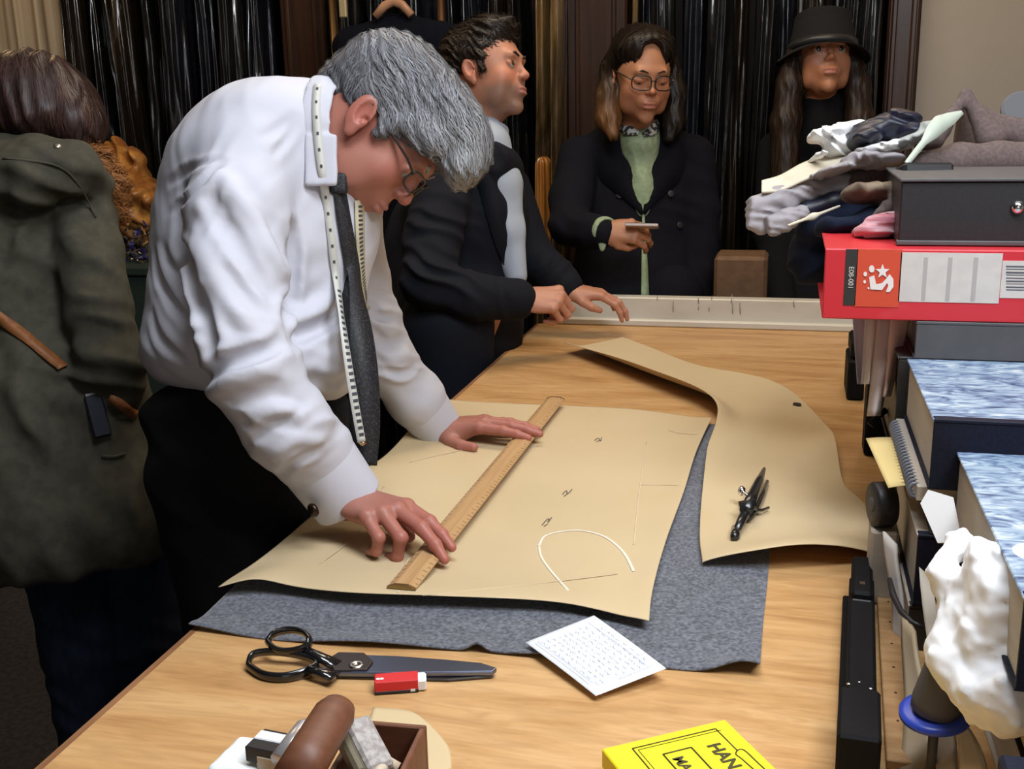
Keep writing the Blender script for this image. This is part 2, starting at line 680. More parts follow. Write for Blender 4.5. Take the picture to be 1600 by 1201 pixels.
m_cov = [cover_mat('plastic_over_black', (.004, .004, .005), (.016, .015, .015), bs=.8),
         cover_mat('plastic_over_navy', (.004, .005, .009), (.014, .015, .020), bs=.8),
         cover_mat('plastic_over_brown', (.007, .005, .003), (.03, .02, .012), bs=.8)]
m_covglint = cover_mat('plastic_gold_reflection', (.03, .018, .008), (.42, .27, .11), .14)  # gold reflections of a warm lamp put into the cover colour
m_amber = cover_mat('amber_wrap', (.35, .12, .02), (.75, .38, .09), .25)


def cover(px, wpx, y, top, bot, m, seed, label, group, depth=.10, name='garment_cover'):
    """a garment in a crinkled film cover, hanging edge-on; a closed wavy tube"""
    r = np.random.RandomState(seed)
    xc = Q(px, 200, y)[0]; w = wpx * y / F * .5 * .72
    nv, nu = 70, 96
    th = np.linspace(0, 2 * np.pi, nu, endpoint=False)
    zs = np.linspace(bot, top, nv)
    ph = r.uniform(0, 6, 8)
    v = np.zeros((nv, nu, 3))
    for j, z in enumerate(zs):
        t = (z - bot) / (top - bot)
        sh = 1.0 if t < .93 else max(.18, math.sqrt(max(0, 1 - ((t - .93) / .07) ** 2)))
        flare = 1 + .16 * (1 - t) + .05 * math.sin(3 * t + ph[0])
        rr = (1 + .10 * np.sin(5 * th + ph[1] + 1.2 * math.sin(2.1 * z + ph[2])) + .09 * np.sin(9 * th + ph[3] + 2 * math.sin(1.7 * z + ph[4]))
              + .035 * np.sin(13 * th + ph[5] + 3 * math.sin(2.3 * z)) + .05 * np.sin(8 * z + 3 * th + ph[6]) + .02 * np.sin(23 * z + 5 * th + ph[7]))
        v[j, :, 0] = xc + w * flare * sh * rr * np.cos(th) + .015 * math.sin(1.5 * z + ph[2])
        v[j, :, 1] = y + depth * (.6 + .4 * sh) * rr * np.sin(th)
        v[j, :, 2] = z
    I = np.arange(nv * nu).reshape(nv, nu)
    f = np.stack([I[:-1], np.roll(I, -1, 1)[:-1], np.roll(I, -1, 1)[1:], I[1:]], -1).reshape(-1, 4)
    pts = v.reshape(-1, 3)
    fl = [tuple(a) for a in f] + [tuple(I[0][::-1]), tuple(I[-1])]
    return tag(mk(name, pts, fl, m, None, True), label, 'garment cover', group)


ZR = 2.15                                     # rail height
bays = [
    ('garments in plastic covers in the left bay', 'dark garment in crinkled shiny plastic cover, hanging in the bay left of the grey-haired man',
     [(118, 40, 0), (150, 40, 2), (185, 42, 0), (222, 44, 2), (262, 46, 0), (304, 46, 1), (345, 44, 1), (385, 46, 0), (425, 44, 1)]),
    ('garments in plastic covers in the middle bay', 'dark garment in crinkled shiny plastic cover, hanging behind the man in the navy jacket',
     [(560, 50, 0), (612, 52, 0), (662, 50, 1), (708, 46, 0), (748, 44, 1), (786, 42, 2), (820, 40, 0)]),
    ('garments in plastic covers in the right bay', 'dark garment in crinkled shiny plastic cover, hanging behind the two women on the right',
     [(1004, 40, 1), (1040, 42, 0), (1078, 44, 1), (1118, 44, 0), (1152, 40, 2), (1188, 42, 0), (1226, 44, 1), (1266, 46, 2), (1306, 44, 0), (1345, 44, 0)]),
]
sd = 1
for g, lab, lst in bays:
    for (px, w, mi) in lst:
        sd += 1
        cover(px, w * 1.1, 3.92 - .07 * (sd % 2), ZR, .01 + .012 * (sd % 3), m_cov[mi], sd, lab, g)
cover(846, 26, 3.70, ZR, .05, m_covglint, 71, 'film cover with painted amber-gold reflection hanging between navy jacket man and mahogany post', None)
cover(878, 22, 3.72, ZR, .05, m_covglint, 73, 'narrow film cover with painted gold reflection right against the middle mahogany post', None)
cover(843, 30, 3.62, 1.36, .98, m_amber, 75, 'orange wrapped bundle hanging just right of the navy jacket lapel', None, depth=.05, name='amber_shape')
cover(986, 10, 3.70, ZR, .05, m_covglint, 77, 'thin film strip with painted gold reflection above the head of the glasses woman', None, depth=.03, name='film_strip')
# amber shape standing for a warm reflection, and cabinet between parka woman and tailor
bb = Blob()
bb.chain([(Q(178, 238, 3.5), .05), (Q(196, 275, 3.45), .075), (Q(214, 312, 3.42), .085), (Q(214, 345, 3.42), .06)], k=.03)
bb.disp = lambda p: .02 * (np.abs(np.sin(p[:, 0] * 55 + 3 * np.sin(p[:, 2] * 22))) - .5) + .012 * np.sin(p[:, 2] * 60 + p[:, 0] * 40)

m_green = mix_noise(mat('bottle_green_cloth', (.012, .028, .020), .9), (.016, .034, .026), nscale=30)
ca, cb = Q(150, 450, 3.45)[0], Q(330, 450, 3.45)[0]
zt = Q(210, 412, 3.3)[2]
t = empty('cabinet', ((ca + cb) / 2, 3.45, 0), 'low bottle-green cabinet between parka woman and man in white shirt', 'cabinet')
MB().box(((ca + cb) / 2, 3.45, zt / 2 - .015), ((cb - ca) / 2, .22, zt / 2 - .015), bev=.01).build('body', m_green, t)
MB().box(((ca + cb) / 2, 3.45, zt - .015), ((cb - ca) / 2 + .01, .23, .015), bev=.005).build('top', m_green, t)

# glittering oddments on it
m_glint = mat('silver_beads', (.55, .52, .6), .2, metal=.9)
m_glint2 = mat('brass_beads', (.6, .42, .2), .25, metal=.9)
m_blueb = mat('blue_beads', (.05, .05, .22), .2)
b = MB()
r = np.random.RandomState(5)
for i in range(260):
    px, py = r.uniform(170, 240), r.uniform(345, 412)
    if py < 345 + (px < 195) * 20: continue
    y = 3.36 + r.uniform(-.06, .12)
    c = Q(px, py, y); c[2] = max(c[2], zt + .004)
    s = r.uniform(.003, .007)
    ax = np.array([_n(r.normal(size=3)), [0, 0, 0], [0, 0, 0]]); ax[1] = _n(np.cross(ax[0], r.normal(size=3))); ax[2] = np.cross(ax[0], ax[1])
    b.box(c, (s, s * .6, s * r.uniform(.5, 2.5)), ax, mi=i % 3)
o = b.build('bead_trimmings', [m_glint, m_glint2, m_blueb])
tag(o, 'heap of glinting silver and blue bead trimmings on the green cabinet', 'beads', kind='stuff')
c = Q(213, 337, 3.4)
t = MB().box(c + np.array([0, .02, -.015]), (.035, .03, .028), bev=.004).build('trinket_box', mat('black_lacquer', (.01, .01, .01), .25))
tag(t, 'small black box among glinting beads beneath amber reflection shape', 'box')

# ------------------------------------------------------------------ garment rack with navy jacket
m_brass = mat('brass_tube', (.62, .42, .22), .25, metal=1.0)
m_copper = mat('copper_tube', (.50, .28, .17), .3, metal=1.0)
yk = 3.55
pa, pb = Q(523, 60, yk), Q(691, 60, yk)
rk = empty('garment_rack', ((pa[0] + pb[0]) / 2, yk, 0), 'brass garment rack behind the head of the grey-haired man', 'garment rack')
MB().tube([(pa[0], yk, .04), (pa[0], yk, 1.98)], .013, 14).build('post', m_brass, rk, True)
MB().tube([(pb[0], yk, .04), (pb[0], yk, 1.98)], .013, 14).build('post', m_copper, rk, True)
MB().tube([(pa[0] - .03, yk, 1.98), (pb[0] + .03, yk, 1.98)], .012, 14).build('rail', m_brass, rk, True)
for q in (pa, pb):
    MB().tube([(q[0], yk - .2, .02), (q[0], yk + .2, .02)], .014, 12).build('foot', m_brass, rk, True)
m_jk = mix_noise(mat('navy_wool', (.004, .005, .009), .95, spec=.1), (.005, .006, .012), nscale=80)
hk = (Q(622, 6, yk)[0], yk, Q(622, 6, yk)[2])
b = Blob()
hx, hz = hk[0], hk[2]
zsh = Q(620, 25, yk)[2]
b.cap((hx - .17, yk, zsh - .09), (hx + .17, yk, zsh - .09), .06, k=.03)
b.cap((hx - .15, yk, zsh - .10), (hx - .03, yk, zsh - .02), .05, .03, k=.04)
b.cap((hx + .15, yk, zsh - .10), (hx + .03, yk, zsh - .02), .05, .03, k=.04)
b.rbox((hx, yk, zsh - .45), (.18, .06, .40), rd=.05, k=.05)
for s in (-1, 1):
    b.chain([((hx + s * .17, yk, zsh - .10), .055), ((hx + s * .20, yk - .01, zsh - .40), .05), ((hx + s * .195, yk - .04, zsh - .72), .042)], k=.012)
b.cap((hx, yk - .07, zsh - .02), (hx, yk - .09, zsh - .5), .012, k=.02, mode=1)
b.disp = lambda p: .004 * folds(p, (1, 0, .2), .05, 3)
jk = blob_obj('jacket', b, .008, m_jk)
tag(jk, 'black-navy jacket hanging on wooden hanger behind the grey-haired man', 'jacket')
m_hang = mix_noise(mat('pale_beech', (.50, .27, .16), .4), (.42, .22, .13), (3, 30, 3), 4)
hg = empty('coat_hanger', (hx, yk, zsh - .03), 'light wooden coat hanger under the rack rail, jacket on it', 'hanger')
zc = Q(622, 4, yk)[2]
b = MB().tube([(hx - .062, yk - .05, zc - .045), (hx - .03, yk - .045, zc - .012), (hx, yk - .04, zc), (hx + .03, yk - .045, zc - .012), (hx + .062, yk - .05, zc - .045)], [(.013, .012), (.015, .012), (.016, .012), (.015, .012), (.013, .012)], 12)
b.build('shoulder_bar', m_hang, hg, True)
MB().tube([(hx, yk - .03, zc), (hx, yk - .01, zc + .06), (hx + .015, yk, 1.975), (hx + .02, yk, 2.0), (hx, yk, 2.012), (hx - .018, yk, 1.998)], .0025, 8).build('hook', m_brass, hg, True)
c = Q(536, 10, 3.5)
tag(MB().box(c + np.array([0, 0, .02]), (.012, .008, .055), bev=.003).build('light_switch_plate', mat('gold_plate', (.9, .75, .45), .3, metal=.6)), 'narrow pale gold plate beside the left rack post', 'plate')

m_amb2 = mat('amber_reflection', (.30, .11, .025), .35, coat=.3)
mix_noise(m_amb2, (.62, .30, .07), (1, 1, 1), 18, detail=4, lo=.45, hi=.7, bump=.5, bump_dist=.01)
tag(blob_obj('amber_shape', bb, .006, m_amb2), 'amber bundle shape standing for a warm reflection behind the fur trim of parka hood', 'bundle')
# hanging rails, just above the picture
for nm_, xa_, xb_ in (('left', 100, 440), ('middle', 520, 880), ('right', 990, 1375)):
    a_, b_ = Q(xa_, 60, 3.9), Q(xb_, 60, 3.9)
    tag(MB().tube([(a_[0], 3.9, 2.17), (b_[0], 3.9, 2.17)], .014, 12).build('hanging_rail', m_brass, None, True), 'brass hanging rail above the garments in the %s bay' % nm_, 'rail')
# ------------------------------------------------------------------ cutting table
m_ply = mat('birch_ply', (.56, .34, .15), .42, spec=.4)
nt = m_ply.node_tree
tc = N(nt, 'ShaderNodeTexCoord'); mp = N(nt, 'ShaderNodeMapping'); mp.inputs['Scale'].default_value = (1.1, 5.5, 1)
mp.inputs['Rotation'].default_value = (0, 0, .06)
nz = N(nt, 'ShaderNodeTexNoise', Scale=1.7, Detail=8.0, Roughness=.62, Distortion=1.4)
cr = N(nt, 'ShaderNodeValToRGB')
cr.color_ramp.elements[0].position = .30; cr.color_ramp.elements[0].color = (.40, .205, .075, 1)
cr.color_ramp.elements[1].position = .62; cr.color_ramp.elements[1].color = (.61, .37, .165, 1)
e = cr.color_ramp.elements.new(.46); e.color = (.53, .30, .12, 1)
nz3 = N(nt, 'ShaderNodeTexNoise', Scale=14.0, Detail=6.0); nz3.inputs['Distortion'].default_value = 2
mp3 = N(nt, 'ShaderNodeMapping'); mp3.inputs['Scale'].default_value = (.6, 4, 1)
mxr = N(nt, 'ShaderNodeMix', data_type='RGBA', blend_type='MULTIPLY'); mxr.inputs[0].default_value = .35
cr3 = N(nt, 'ShaderNodeValToRGB'); cr3.color_ramp.elements[0].position = .35; cr3.color_ramp.elements[0].color = (.55, .48, .4, 1); cr3.color_ramp.elements[1].position = .6
nt.links.new(tc.outputs['Object'], mp.inputs[0]); nt.links.new(mp.outputs[0], nz.inputs['Vector']); nt.links.new(nz.outputs['Fac'], cr.inputs[0])
nt.links.new(tc.outputs['Object'], mp3.inputs[0]); nt.links.new(mp3.outputs[0], nz3.inputs['Vector']); nt.links.new(nz3.outputs['Fac'], cr3.inputs[0])
nt.links.new(cr.outputs[0], mxr.inputs[6]); nt.links.new(cr3.outputs[0], mxr.inputs[7])
nt.links.new(mxr.outputs[2], nt.nodes['Principled BSDF'].inputs['Base Color'])
bp = N(nt, 'ShaderNodeBump', Strength=.08, Distance=.002); nt.links.new(nz3.outputs['Fac'], bp.inputs['Height']); nt.links.new(bp.outputs[0], nt.nodes['Principled BSDF'].inputs['Normal'])
m_lip = mix_noise(mat('brown_lipping', (.20, .085, .035), .5), (.28, .13, .055), (30, 3, 30), 3)
m_leg = mat('dark_wood_leg', (.05, .03, .02), .5)

TX0, TX1, TY0, TY1 = -.69, .95, .35, 3.0
tb = empty('cutting_table', (.13, 1.7, 0), 'long birch cutting table with brown edge, running away from camera', 'table')
MB().box(((TX0 + .008 + TX1) / 2, (TY0 + TY1) / 2, TZ - .02), ((TX1 - TX0 - .008) / 2, (TY1 - TY0) / 2, .02)).build('tabletop', m_ply, tb)
MB().box((TX0 + .004, (TY0 + TY1) / 2, TZ - .0238), (.006, (TY1 - TY0) / 2, .024), bev=.002).build('edge_band', m_lip, tb)
for x in (TX0 + .12, TX1 - .1):
    for y in (TY0 + .1, TY1 - .1):
        MB().box((x, y, (TZ - .04) / 2), (.04, .04, (TZ - .04) / 2), bev=.005).build('leg', m_leg, tb)
MB().box((.13, TY1 - .06, TZ - .10), (.76, .012, .06)).build('apron', m_leg, tb)

# cream upstand along the far end
m_led = mix_noise(mat('cream_gloss_paint', (.56, .52, .44), .4), (.47, .43, .35), (1, 1, 3), 6, lo=.45, hi=.8)
za = Q(1000, 463, 3.03)[2]
lg = empty('upstand', (.1, 3.03, TZ), 'cream painted wooden upstand along far end of cutting table', 'upstand')
xa, xb = -.655, .95
MB().box(((xa + xb) / 2, 3.035, (za + TZ) / 2), ((xb - xa) / 2, .022, (za - TZ) / 2), bev=.003).build('board', m_led, lg)
MB().box(((xa + xb) / 2, 3.004, TZ + .010), ((xb - xa) / 2, .012, .010), bev=.004).build('bead_moulding', m_led, lg)
m_pin = mat('pin_steel', (.30, .27, .24), .4, metal=.8)
m_thread = mat('thread_bits', (.22, .19, .13), .9)
i = 0
for (px, y0, y1) in [(1028, 462, 468), (1052, 471, 487), (1091, 465, 474), (1144, 460, 474), (1145, 474, 490), (1156, 473, 491), (1092, 478, 484), (1108, 480, 486), (1240, 470, 480), (1113, 462, 468)]:
    a = Q(px, y0, 3.011); c = Q(px + (i % 3) - 1, y1, 3.010)
    o = MB().tube([a, (a + c) / 2 + np.array([.0, -.004, 0]), c], .0010, 6).build('pin', m_pin)
    tag(o, 'tiny steel pin or thread end stuck in the cream upstand', 'pin', 'pins in the cream upstand'); i += 1
# brown box behind it
c = Q(1158, 440, 3.25)
tag(MB().box((c[0], 3.25, .53), (.075, .08, .53 + .035), bev=.01).build('box', mix_noise(mat('brown_card', (.11, .055, .025), .7), (.14, .07, .03), nscale=8)), 'tall brown cardboard box behind upstand, between the two women', 'box')

# ------------------------------------------------------------------ grey cloth
m_flan = mat('grey_flannel', (.075, .082, .10), .95, sheen=.3)
mix_noise(m_flan, (.17, .18, .21), (1, 1, 1), 220, detail=3, lo=.35, hi=.68, bump=.25, bump_dist=.001, c1=(.055, .06, .075))
q = lambda L, z=TZ: [P(a, b, z) for a, b in L]
S = coons(q([(296, 985), (420, 1000), (560, 1012), (720, 1018), (850, 1030), (1040, 1046), (1187, 1058)]),
          q([(662, 668), (850, 664), (1000, 664), (1110, 664), (1216, 668)]),
          q([(296, 985), (420, 868), (560, 748), (662, 668)]),
          q([(1187, 1058), (1192, 980), (1201, 890), (1210, 760), (1216, 668)]), 220, 130)
X_, Y_ = S[..., 0], S[..., 1]
S[..., 2] = TZ + .0022
ed = np.exp(-((np.arange(130)) / 3.0) ** 2)[:, None]
S[..., 2] += ed * (.004 * (1 + np.sin(X_ * 26 + 1)) + .010 * np.exp(-((X_ + .33) / .012) ** 2) + .012 * np.exp(-((X_ + .03) / .03) ** 2))
S[..., 2] += .0012 * (1 + np.sin(X_ * 31 + Y_ * 12)) * (1 + np.sin(Y_ * 23 - X_ * 9)) * .5
tag(sheet('cloth', S, .002, m_flan), 'charcoal-grey wool cloth spread beneath the brown paper patterns', 'cloth')

# ------------------------------------------------------------------ brown card patterns
m_kraft = mix_noise(mat('brown_pattern_card', (.60, .47, .285), .55, spec=.35), (.55, .42, .24), (1, 1, 1), 3.5, detail=5, lo=.3, hi=.75, bump=.06, bump_dist=.002)
m_kedge = mat('card_edge', (.45, .33, .18), .7)


def grow(S, z):
    S[..., 2] = z
    return S


nu, nv = 240, 200
S = coons(q([(343, 937), (400, 934), (455, 938), (560, 950), (700, 956), (850, 960), (930, 970), (1014, 990)]),
          q([(702, 631), (800, 636), (900, 640), (1000, 646), (1112, 662)]),
          q([(343, 937), (410, 880), (480, 822), (560, 757), (640, 690), (702, 631)]),
          q([(1014, 990), (1020, 935), (1040, 860), (1068, 780), (1088, 715), (1112, 662)]), nu, nv)
u = np.linspace(0, 1, nu)[None]; v = np.linspace(0, 1, nv)[:, None]
z = .0085 + .0 * u
z = z + .014 * np.exp(-(v / .07) ** 2) * (.35 + .65 * np.clip(np.sin(u * 3.0 + .15), 0, 1)) + .010 * np.exp(-((u - .08) / .08) ** 2) * np.exp(-(v / .1) ** 2)
z = z + .006 * np.sin(v * 3.14) * np.sin(u * 5 + 2 * v) ** 2 + .004 * np.exp(-((1 - u) / .05) ** 2)
z = z + .012 * np.exp(-(u / .05) ** 2) * (.5 + .5 * np.sin(v * 17 + 1)) * (v > .3)
SM = grow(S, TZ + z)
pm = sheet('pattern_card', SM, .0009, m_kraft)
tag(pm, 'large brown card pattern with white chalk curve, under the wooden yardstick', 'pattern')


def on_main(px, py, lift=.0006):
    a = P(px, py, TZ + .010)
    for _ in range(2):
        d = (SM[..., 0] - a[0]) ** 2 + (SM[..., 1] - a[1]) ** 2
        z = SM.reshape(-1, 3)[d.argmin(), 2]
        a = P(px, py, z + lift)
    return a


m_chalk = mat('white_chalk', (.78, .72, .58), .95)
m_chalk2 = mat('faint_chalk', (.64, .52, .34), .95)
m_ink = mat('pencil', (.13, .11, .08), .9)
for L, w, mm in [([(842, 852), (850, 838), (870, 831), (905, 828), (940, 836), (962, 850), (978, 868), (990, 892)], .0042, m_chalk),
                 ([(842, 852), (845, 868), (855, 884), (868, 900), (888, 922)], .0035, m_chalk),
                 ([(660, 930), (740, 921), (850, 910), (965, 896)], .0022, m_chalk2),
                 ([(622, 925), (626, 900), (640, 868)], .003, m_chalk2),
                 ([(640, 722), (680, 712), (760, 695)], .002, m_chalk2), ([(1010, 690), (1000, 760), (990, 850)], .002, m_chalk2),
                 ([(500, 880), (560, 830), (600, 760)], .0022, m_chalk2), ([(1045, 672), (1060, 676), (1090, 678)], .0018, m_chalk2), ([(1000, 757), (1030, 757), (1060, 758)], .0018, m_chalk2)]:
    ribbon('chalk_line', [on_main(*a) for a in L], w, mm, pm, thick=.0002)
for L in [[(929, 688), (935, 684), (938, 689), (940, 683)], [(932, 690), (938, 687)], [(879, 772), (885, 766), (887, 771), (894, 764)], [(881, 775), (890, 769)],
          [(847, 820), (854, 812), (858, 810), (856, 816), (862, 808)], [(850, 822), (856, 818)]]:
    ribbon('pencil_mark', [on_main(*a) for a in L], .0016, m_ink, pm, thick=.0002)

# second pattern, curling up at its edges
nu, nv = 200, 220
S = coons(q([(1097, 891), (1180, 895), (1260, 890), (1330, 884), (1388, 880)]),
          q([(882, 552), (935, 541), (972, 533)]),
          q([(1097, 891), (1093, 850), (1096, 790), (1104, 725), (1114, 654), (1010, 605), (882, 552)]),
          q([(1388, 880), (1372, 825), (1345, 792), (1318, 765), (1305, 715), (1285, 668), (1235, 625), (1160, 598), (1080, 575), (1010, 547), (972, 533)]), nu, nv)
u = np.linspace(0, 1, nu)[None]; v = np.linspace(0, 1, nv)[:, None]
z = .012 + 0 * u + 0 * v
z = z + .026 * np.exp(-(v / .045) ** 2) * np.sin(np.clip(u * 1.05, 0, 1) * 3.14) ** .8
z = z + .014 * np.exp(-(((v - .42) - .28 * (u - .3)) / .09) ** 2)
z = z + .034 * np.exp(-(u / .16) ** 2) * np.clip((v - .34) / .12, 0, 1) * (.45 + .55 * np.sin(np.clip((v - .34) / .66, 0, 1) * np.pi))
z = z + .018 * np.exp(-((v - .20 - .12 * u) / .06) ** 2) * u
SP = grow(S, TZ + z)
p2 = tag(sheet('pattern_card', SP, .0009, m_kraft), 'curling brown card pattern at right carrying the black notcher', 'pattern')
c = P(1243, 631, TZ + .0135)
d = (SP[..., 0] - c[0]) ** 2 + (SP[..., 1] - c[1]) ** 2
zz = SP.reshape(-1, 3)[d.argmin(), 2]
c = P(1243, 631, zz + .0006)
MB().lathe(c, [(.0115, 0), (.0115, .0003)], n=20).build('punched_hole', mat('hole_dark', (.02, .015, .01), .9), p2)

# off-cut under the tool box
a = P(600, 1105); 
S = coons(q([(560, 1215), (640, 1215), (706, 1200)], TZ + .001), q([(583, 1104), (640, 1110), (670, 1130)], TZ + .001), q([(560, 1215), (570, 1150), (583, 1104)], TZ + .001), q([(706, 1200), (700, 1165), (670, 1130)], TZ + .001), 20, 20)
tag(sheet('card_offcut', S, .0007, mat('pale_card', (.60, .47, .27), .7)), 'pale rounded paper offcut lying under the wooden box', 'paper')

# ------------------------------------------------------------------ yardstick
m_rule = mix_noise(mat('boxwood', (.52, .32, .15), .45), (.44, .25, .105), (40, 2, 40), 4, lo=.3, hi=.7)
r0, r1 = on_main(627, 921), on_main(868, 634)
r0[2] = r1[2] = max(r0[2], r1[2], TZ + .016) + .001
ax = _n(r1 - r0); sx = _n(np.cross(ax, (0, 0, 1)))
rl = empty('yardstick', (r0 + r1) / 2, 'pale wooden yardstick lying diagonally across the big pattern, under the fingers', 'ruler')
L = np.linalg.norm(r1 - r0)
# bevelled section
pr = [(-.019, 0), (-.019, .0015), (-.009, .0055), (.009, .0055), (.019, .0015), (.019, 0)]
vs = [p + sx * a + np.array([0, 0, b]) for p in (r0, r1) for a, b in pr]
fs = [(i, (i + 1) % 6, 6 + (i + 1) % 6, 6 + i) for i in range(6)] + [(5, 4, 3, 2, 1, 0), (6, 7, 8, 9, 10, 11)]
mk('stick', vs, fs, m_rule, rl)
m_br = mat('brass_tip', (.30, .20, .09), .35, metal=.9)
for p, s in ((r0, 1), (r1, -1)):
    v2 = [p + ax * s * d + sx * a * 1.02 + np.array([0, 0, b * 1.06 + (.0003 if b else 0)]) for d in (-.001, .003) for a, b in pr]
    mk('end_cap', v2, [tuple(reversed(f)) for f in fs] if s < 0 else fs, m_br, rl)
b = MB()
for k in range(1, 73):
    d = L * k / 73
    h = .007 if k % 2 == 0 else .004
    for sd_ in (-1, 1):
        p = r0 + ax * d + sx * sd_ * (.0185 - h / 2) + np.array([0, 0, .00185 + h / 2 * .4])
        e2 = _n(np.array([*(-sx * sd_)[:2] * .93, .37]))
        b.box(p, (.00035, h / 2, .0002), [ax, e2, np.cross(ax, e2)])
o = b.build('graduations', m_ink, rl); tag(o, kind='stuff')

# ------------------------------------------------------------------ shears
m_blk = mat('black_enamel', (.008, .008, .009), .18, coat=.6)
m_steel = mat('blued_steel', (.20, .23, .33), .30, metal=.95)
m_dkst = mat('dark_steel', (.10, .085, .08), .35, metal=.9)
sh = empty('tailor_shears', P(560, 1045), 'large black-handled tailor shears lying in front of grey cloth', 'shears')


def flat_prism(name, outline, z0, z1, m, parent, bev=.0015):
    """outline given as pixels on the table plane"""
    pts = [P(a, b, TZ) for a, b in outline]
    n = len(pts)
    vs = [(p[0], p[1], z0) for p in pts] + [(p[0], p[1], z1) for p in pts]
    fs = [tuple(range(n)), tuple(range(2 * n - 1, n - 1, -1))] + [((i + 1) % n, i, n + i, n + (i + 1) % n) for i in range(n)]
    o = mk(name, vs, fs, m, parent)
    import bmesh
    bm = bmesh.new(); bm.from_mesh(o.data); bmesh.ops.recalc_face_normals(bm, faces=bm.faces); bm.to_mesh(o.data); bm.free()
    md = o.modifiers.new('b', 'BEVEL'); md.width = bev; md.segments = 2; md.limit_method = 'ANGLE'
    return o


z0 = TZ + .004
flat_prism('blade', [(512, 1040), (530, 1033), (620, 1036), (700, 1042), (752, 1047), (777, 1055), (770, 1061), (700, 1062), (600, 1063), (520, 1062)], z0, z0 + .006, m_steel, sh)
flat_prism('blade', [(510, 1048), (520, 1061), (700, 1066), (775, 1060), (700, 1057), (560, 1054)], z0 - .003, z0 - .0003, m_dkst, sh)
flat_prism('pivot_plate', [(514, 1043), (530, 1033), (570, 1034), (584, 1048), (574, 1061), (522, 1062)], z0 + .006, z0 + .0085, m_dkst, sh)
pc = P(557, 1039, z0 + .0085)
MB().lathe(pc, [(.0085, 0), (.0085, .001), (.007, .002), (.004, .002), (.0035, .0006)], n=24).build('pivot_screw', mat('bright_steel', (.75, .74, .7), .25, metal=1), sh, True)
# loop handles
def loop(pxs, z, r):
    pts = [P(a, b, TZ + zz) for (a, b), zz in zip(pxs, z)]
    pts = resample(pts + [pts[0]], 49)[:-1]
    return MB().tube(pts, [r] * 48, 10, closed=True, flat=(0, 0, 1))


o = loop([(388, 1040), (394, 1023), (420, 1018), (460, 1022), (488, 1030), (494, 1040), (470, 1052), (440, 1058), (410, 1054)], [.006, .012, .014, .013, .01, .008, .007, .006, .006], (.006, .0035)).build('handle', m_blk, sh, True)
o = loop([(418, 1003), (428, 990), (452, 984), (474, 988), (484, 1000), (476, 1012), (450, 1018), (430, 1014)], [.022, .028, .030, .03, .026, .02, .016, .018], (.007, .0035)).build('handle', m_blk, sh, True)
MB().tube([P(480, 1046, TZ + .010), P(500, 1050, TZ + .011), P(524, 1056, TZ + .010)], [(.004, .006), (.005, .007), (.004, .011)], 10, flat=(0, 0, 1)).build('shank', m_blk, sh, True)
MB().tube([P(470, 1012, TZ + .018), P(495, 1024, TZ + .014), P(530, 1040, TZ + .009)], [(.004, .005), (.005, .007), (.004, .011)], 10, flat=(0, 0, 1)).build('shank', m_blk, sh, True)

# ------------------------------------------------------------------ red and black sleeved chalk
m_red = mat('red_sleeve', (.62, .02, .025), .45)
m_bk = mat('black_sleeve', (.012, .012, .014), .5)
m_wht = mat('white_chalk_block', (.80, .80, .78), .7)
e0, e1 = P(586, 1082), P(654, 1077)
ax = _n(e1 - e0); sd_ = _n(np.cross((0, 0, 1), ax)); L = np.linalg.norm(e1 - e0)
er = empty('chalk_block', (e0 + e1) / 2, 'white chalk block in red and black sleeve, below the shears', 'chalk')
c = (e0 + e1) / 2 + np.array([0, 0, .0075]) + sd_ * .004
A = [ax, sd_, np.array([0, 0, 1.])]
MB().box(c + np.array([0, 0, .0018]), (L / 2, .010, .0062), A, bev=.001).build('red_band', m_red, er)
MB().box(c - np.array([0, 0, .0052]) - sd_ * .0003, (L / 2 + .0001, .0102, .0022), A, bev=.0008).build('black_band', m_bk, er)
b = MB().box(c + ax * (L / 2 + .003), (.006, .0092, .0068), A, bev=.002)
b.build('white_tip', m_wht, er)
t0 = c - ax * (L / 2 - .004) + np.array([0, 0, .0082]) - sd_ * .004
for k, (dx, s) in enumerate([(0, .0022), (.004, .0022)]):
    MB().lathe(t0 + ax * dx + sd_ * .001, [(s, 0), (s, .0002)], n=12).build('logo_dot', m_wht, er)
MB().box(c + ax * (L / 2 - .006) - sd_ * .0104 - np.array([0, 0, .004]), (.0025, .0002, .0014), A).build('sleeve_mark', m_wht, er)

# ------------------------------------------------------------------ hand-written note
m_note = mat('white_note_paper', (.84, .88, .95), .8)
m_pen = mat('blue_grey_ink', (.40, .43, .52), .8)
zc = TZ + .0195
N4 = [P(928, 961, zc), P(1041, 1044, zc - .004), P(931, 1087, zc - .012), P(821, 1003, zc - .006)]
S = np.zeros((12, 16, 3))
for j in range(12):
    for i in range(16):
        a, b_ = i / 15, j / 11
        S[j, i] = (N4[3] * (1 - a) + N4[2] * a) * (1 - b_) + (N4[0] * (1 - a) + N4[1] * a) * b_
        S[j, i, 2] += .001 * math.sin(a * 3)
nn = tag(sheet('note_paper', S, .0003, m_note), 'white handwritten note on the near edge of the grey cloth', 'note')
r = np.random.RandomState(3)
U = _n(N4[1] - N4[0]); W = _n(N4[3] - N4[0])


def on_note(a, b_, lift=.0011):      # a along long side, b along short side
    p = (N4[0] * (1 - a) + N4[1] * a) * (1 - b_) + (N4[3] * (1 - a) + N4[2] * a) * b_
    return p + np.array([0, 0, lift + .001 * math.sin(a * 3)])


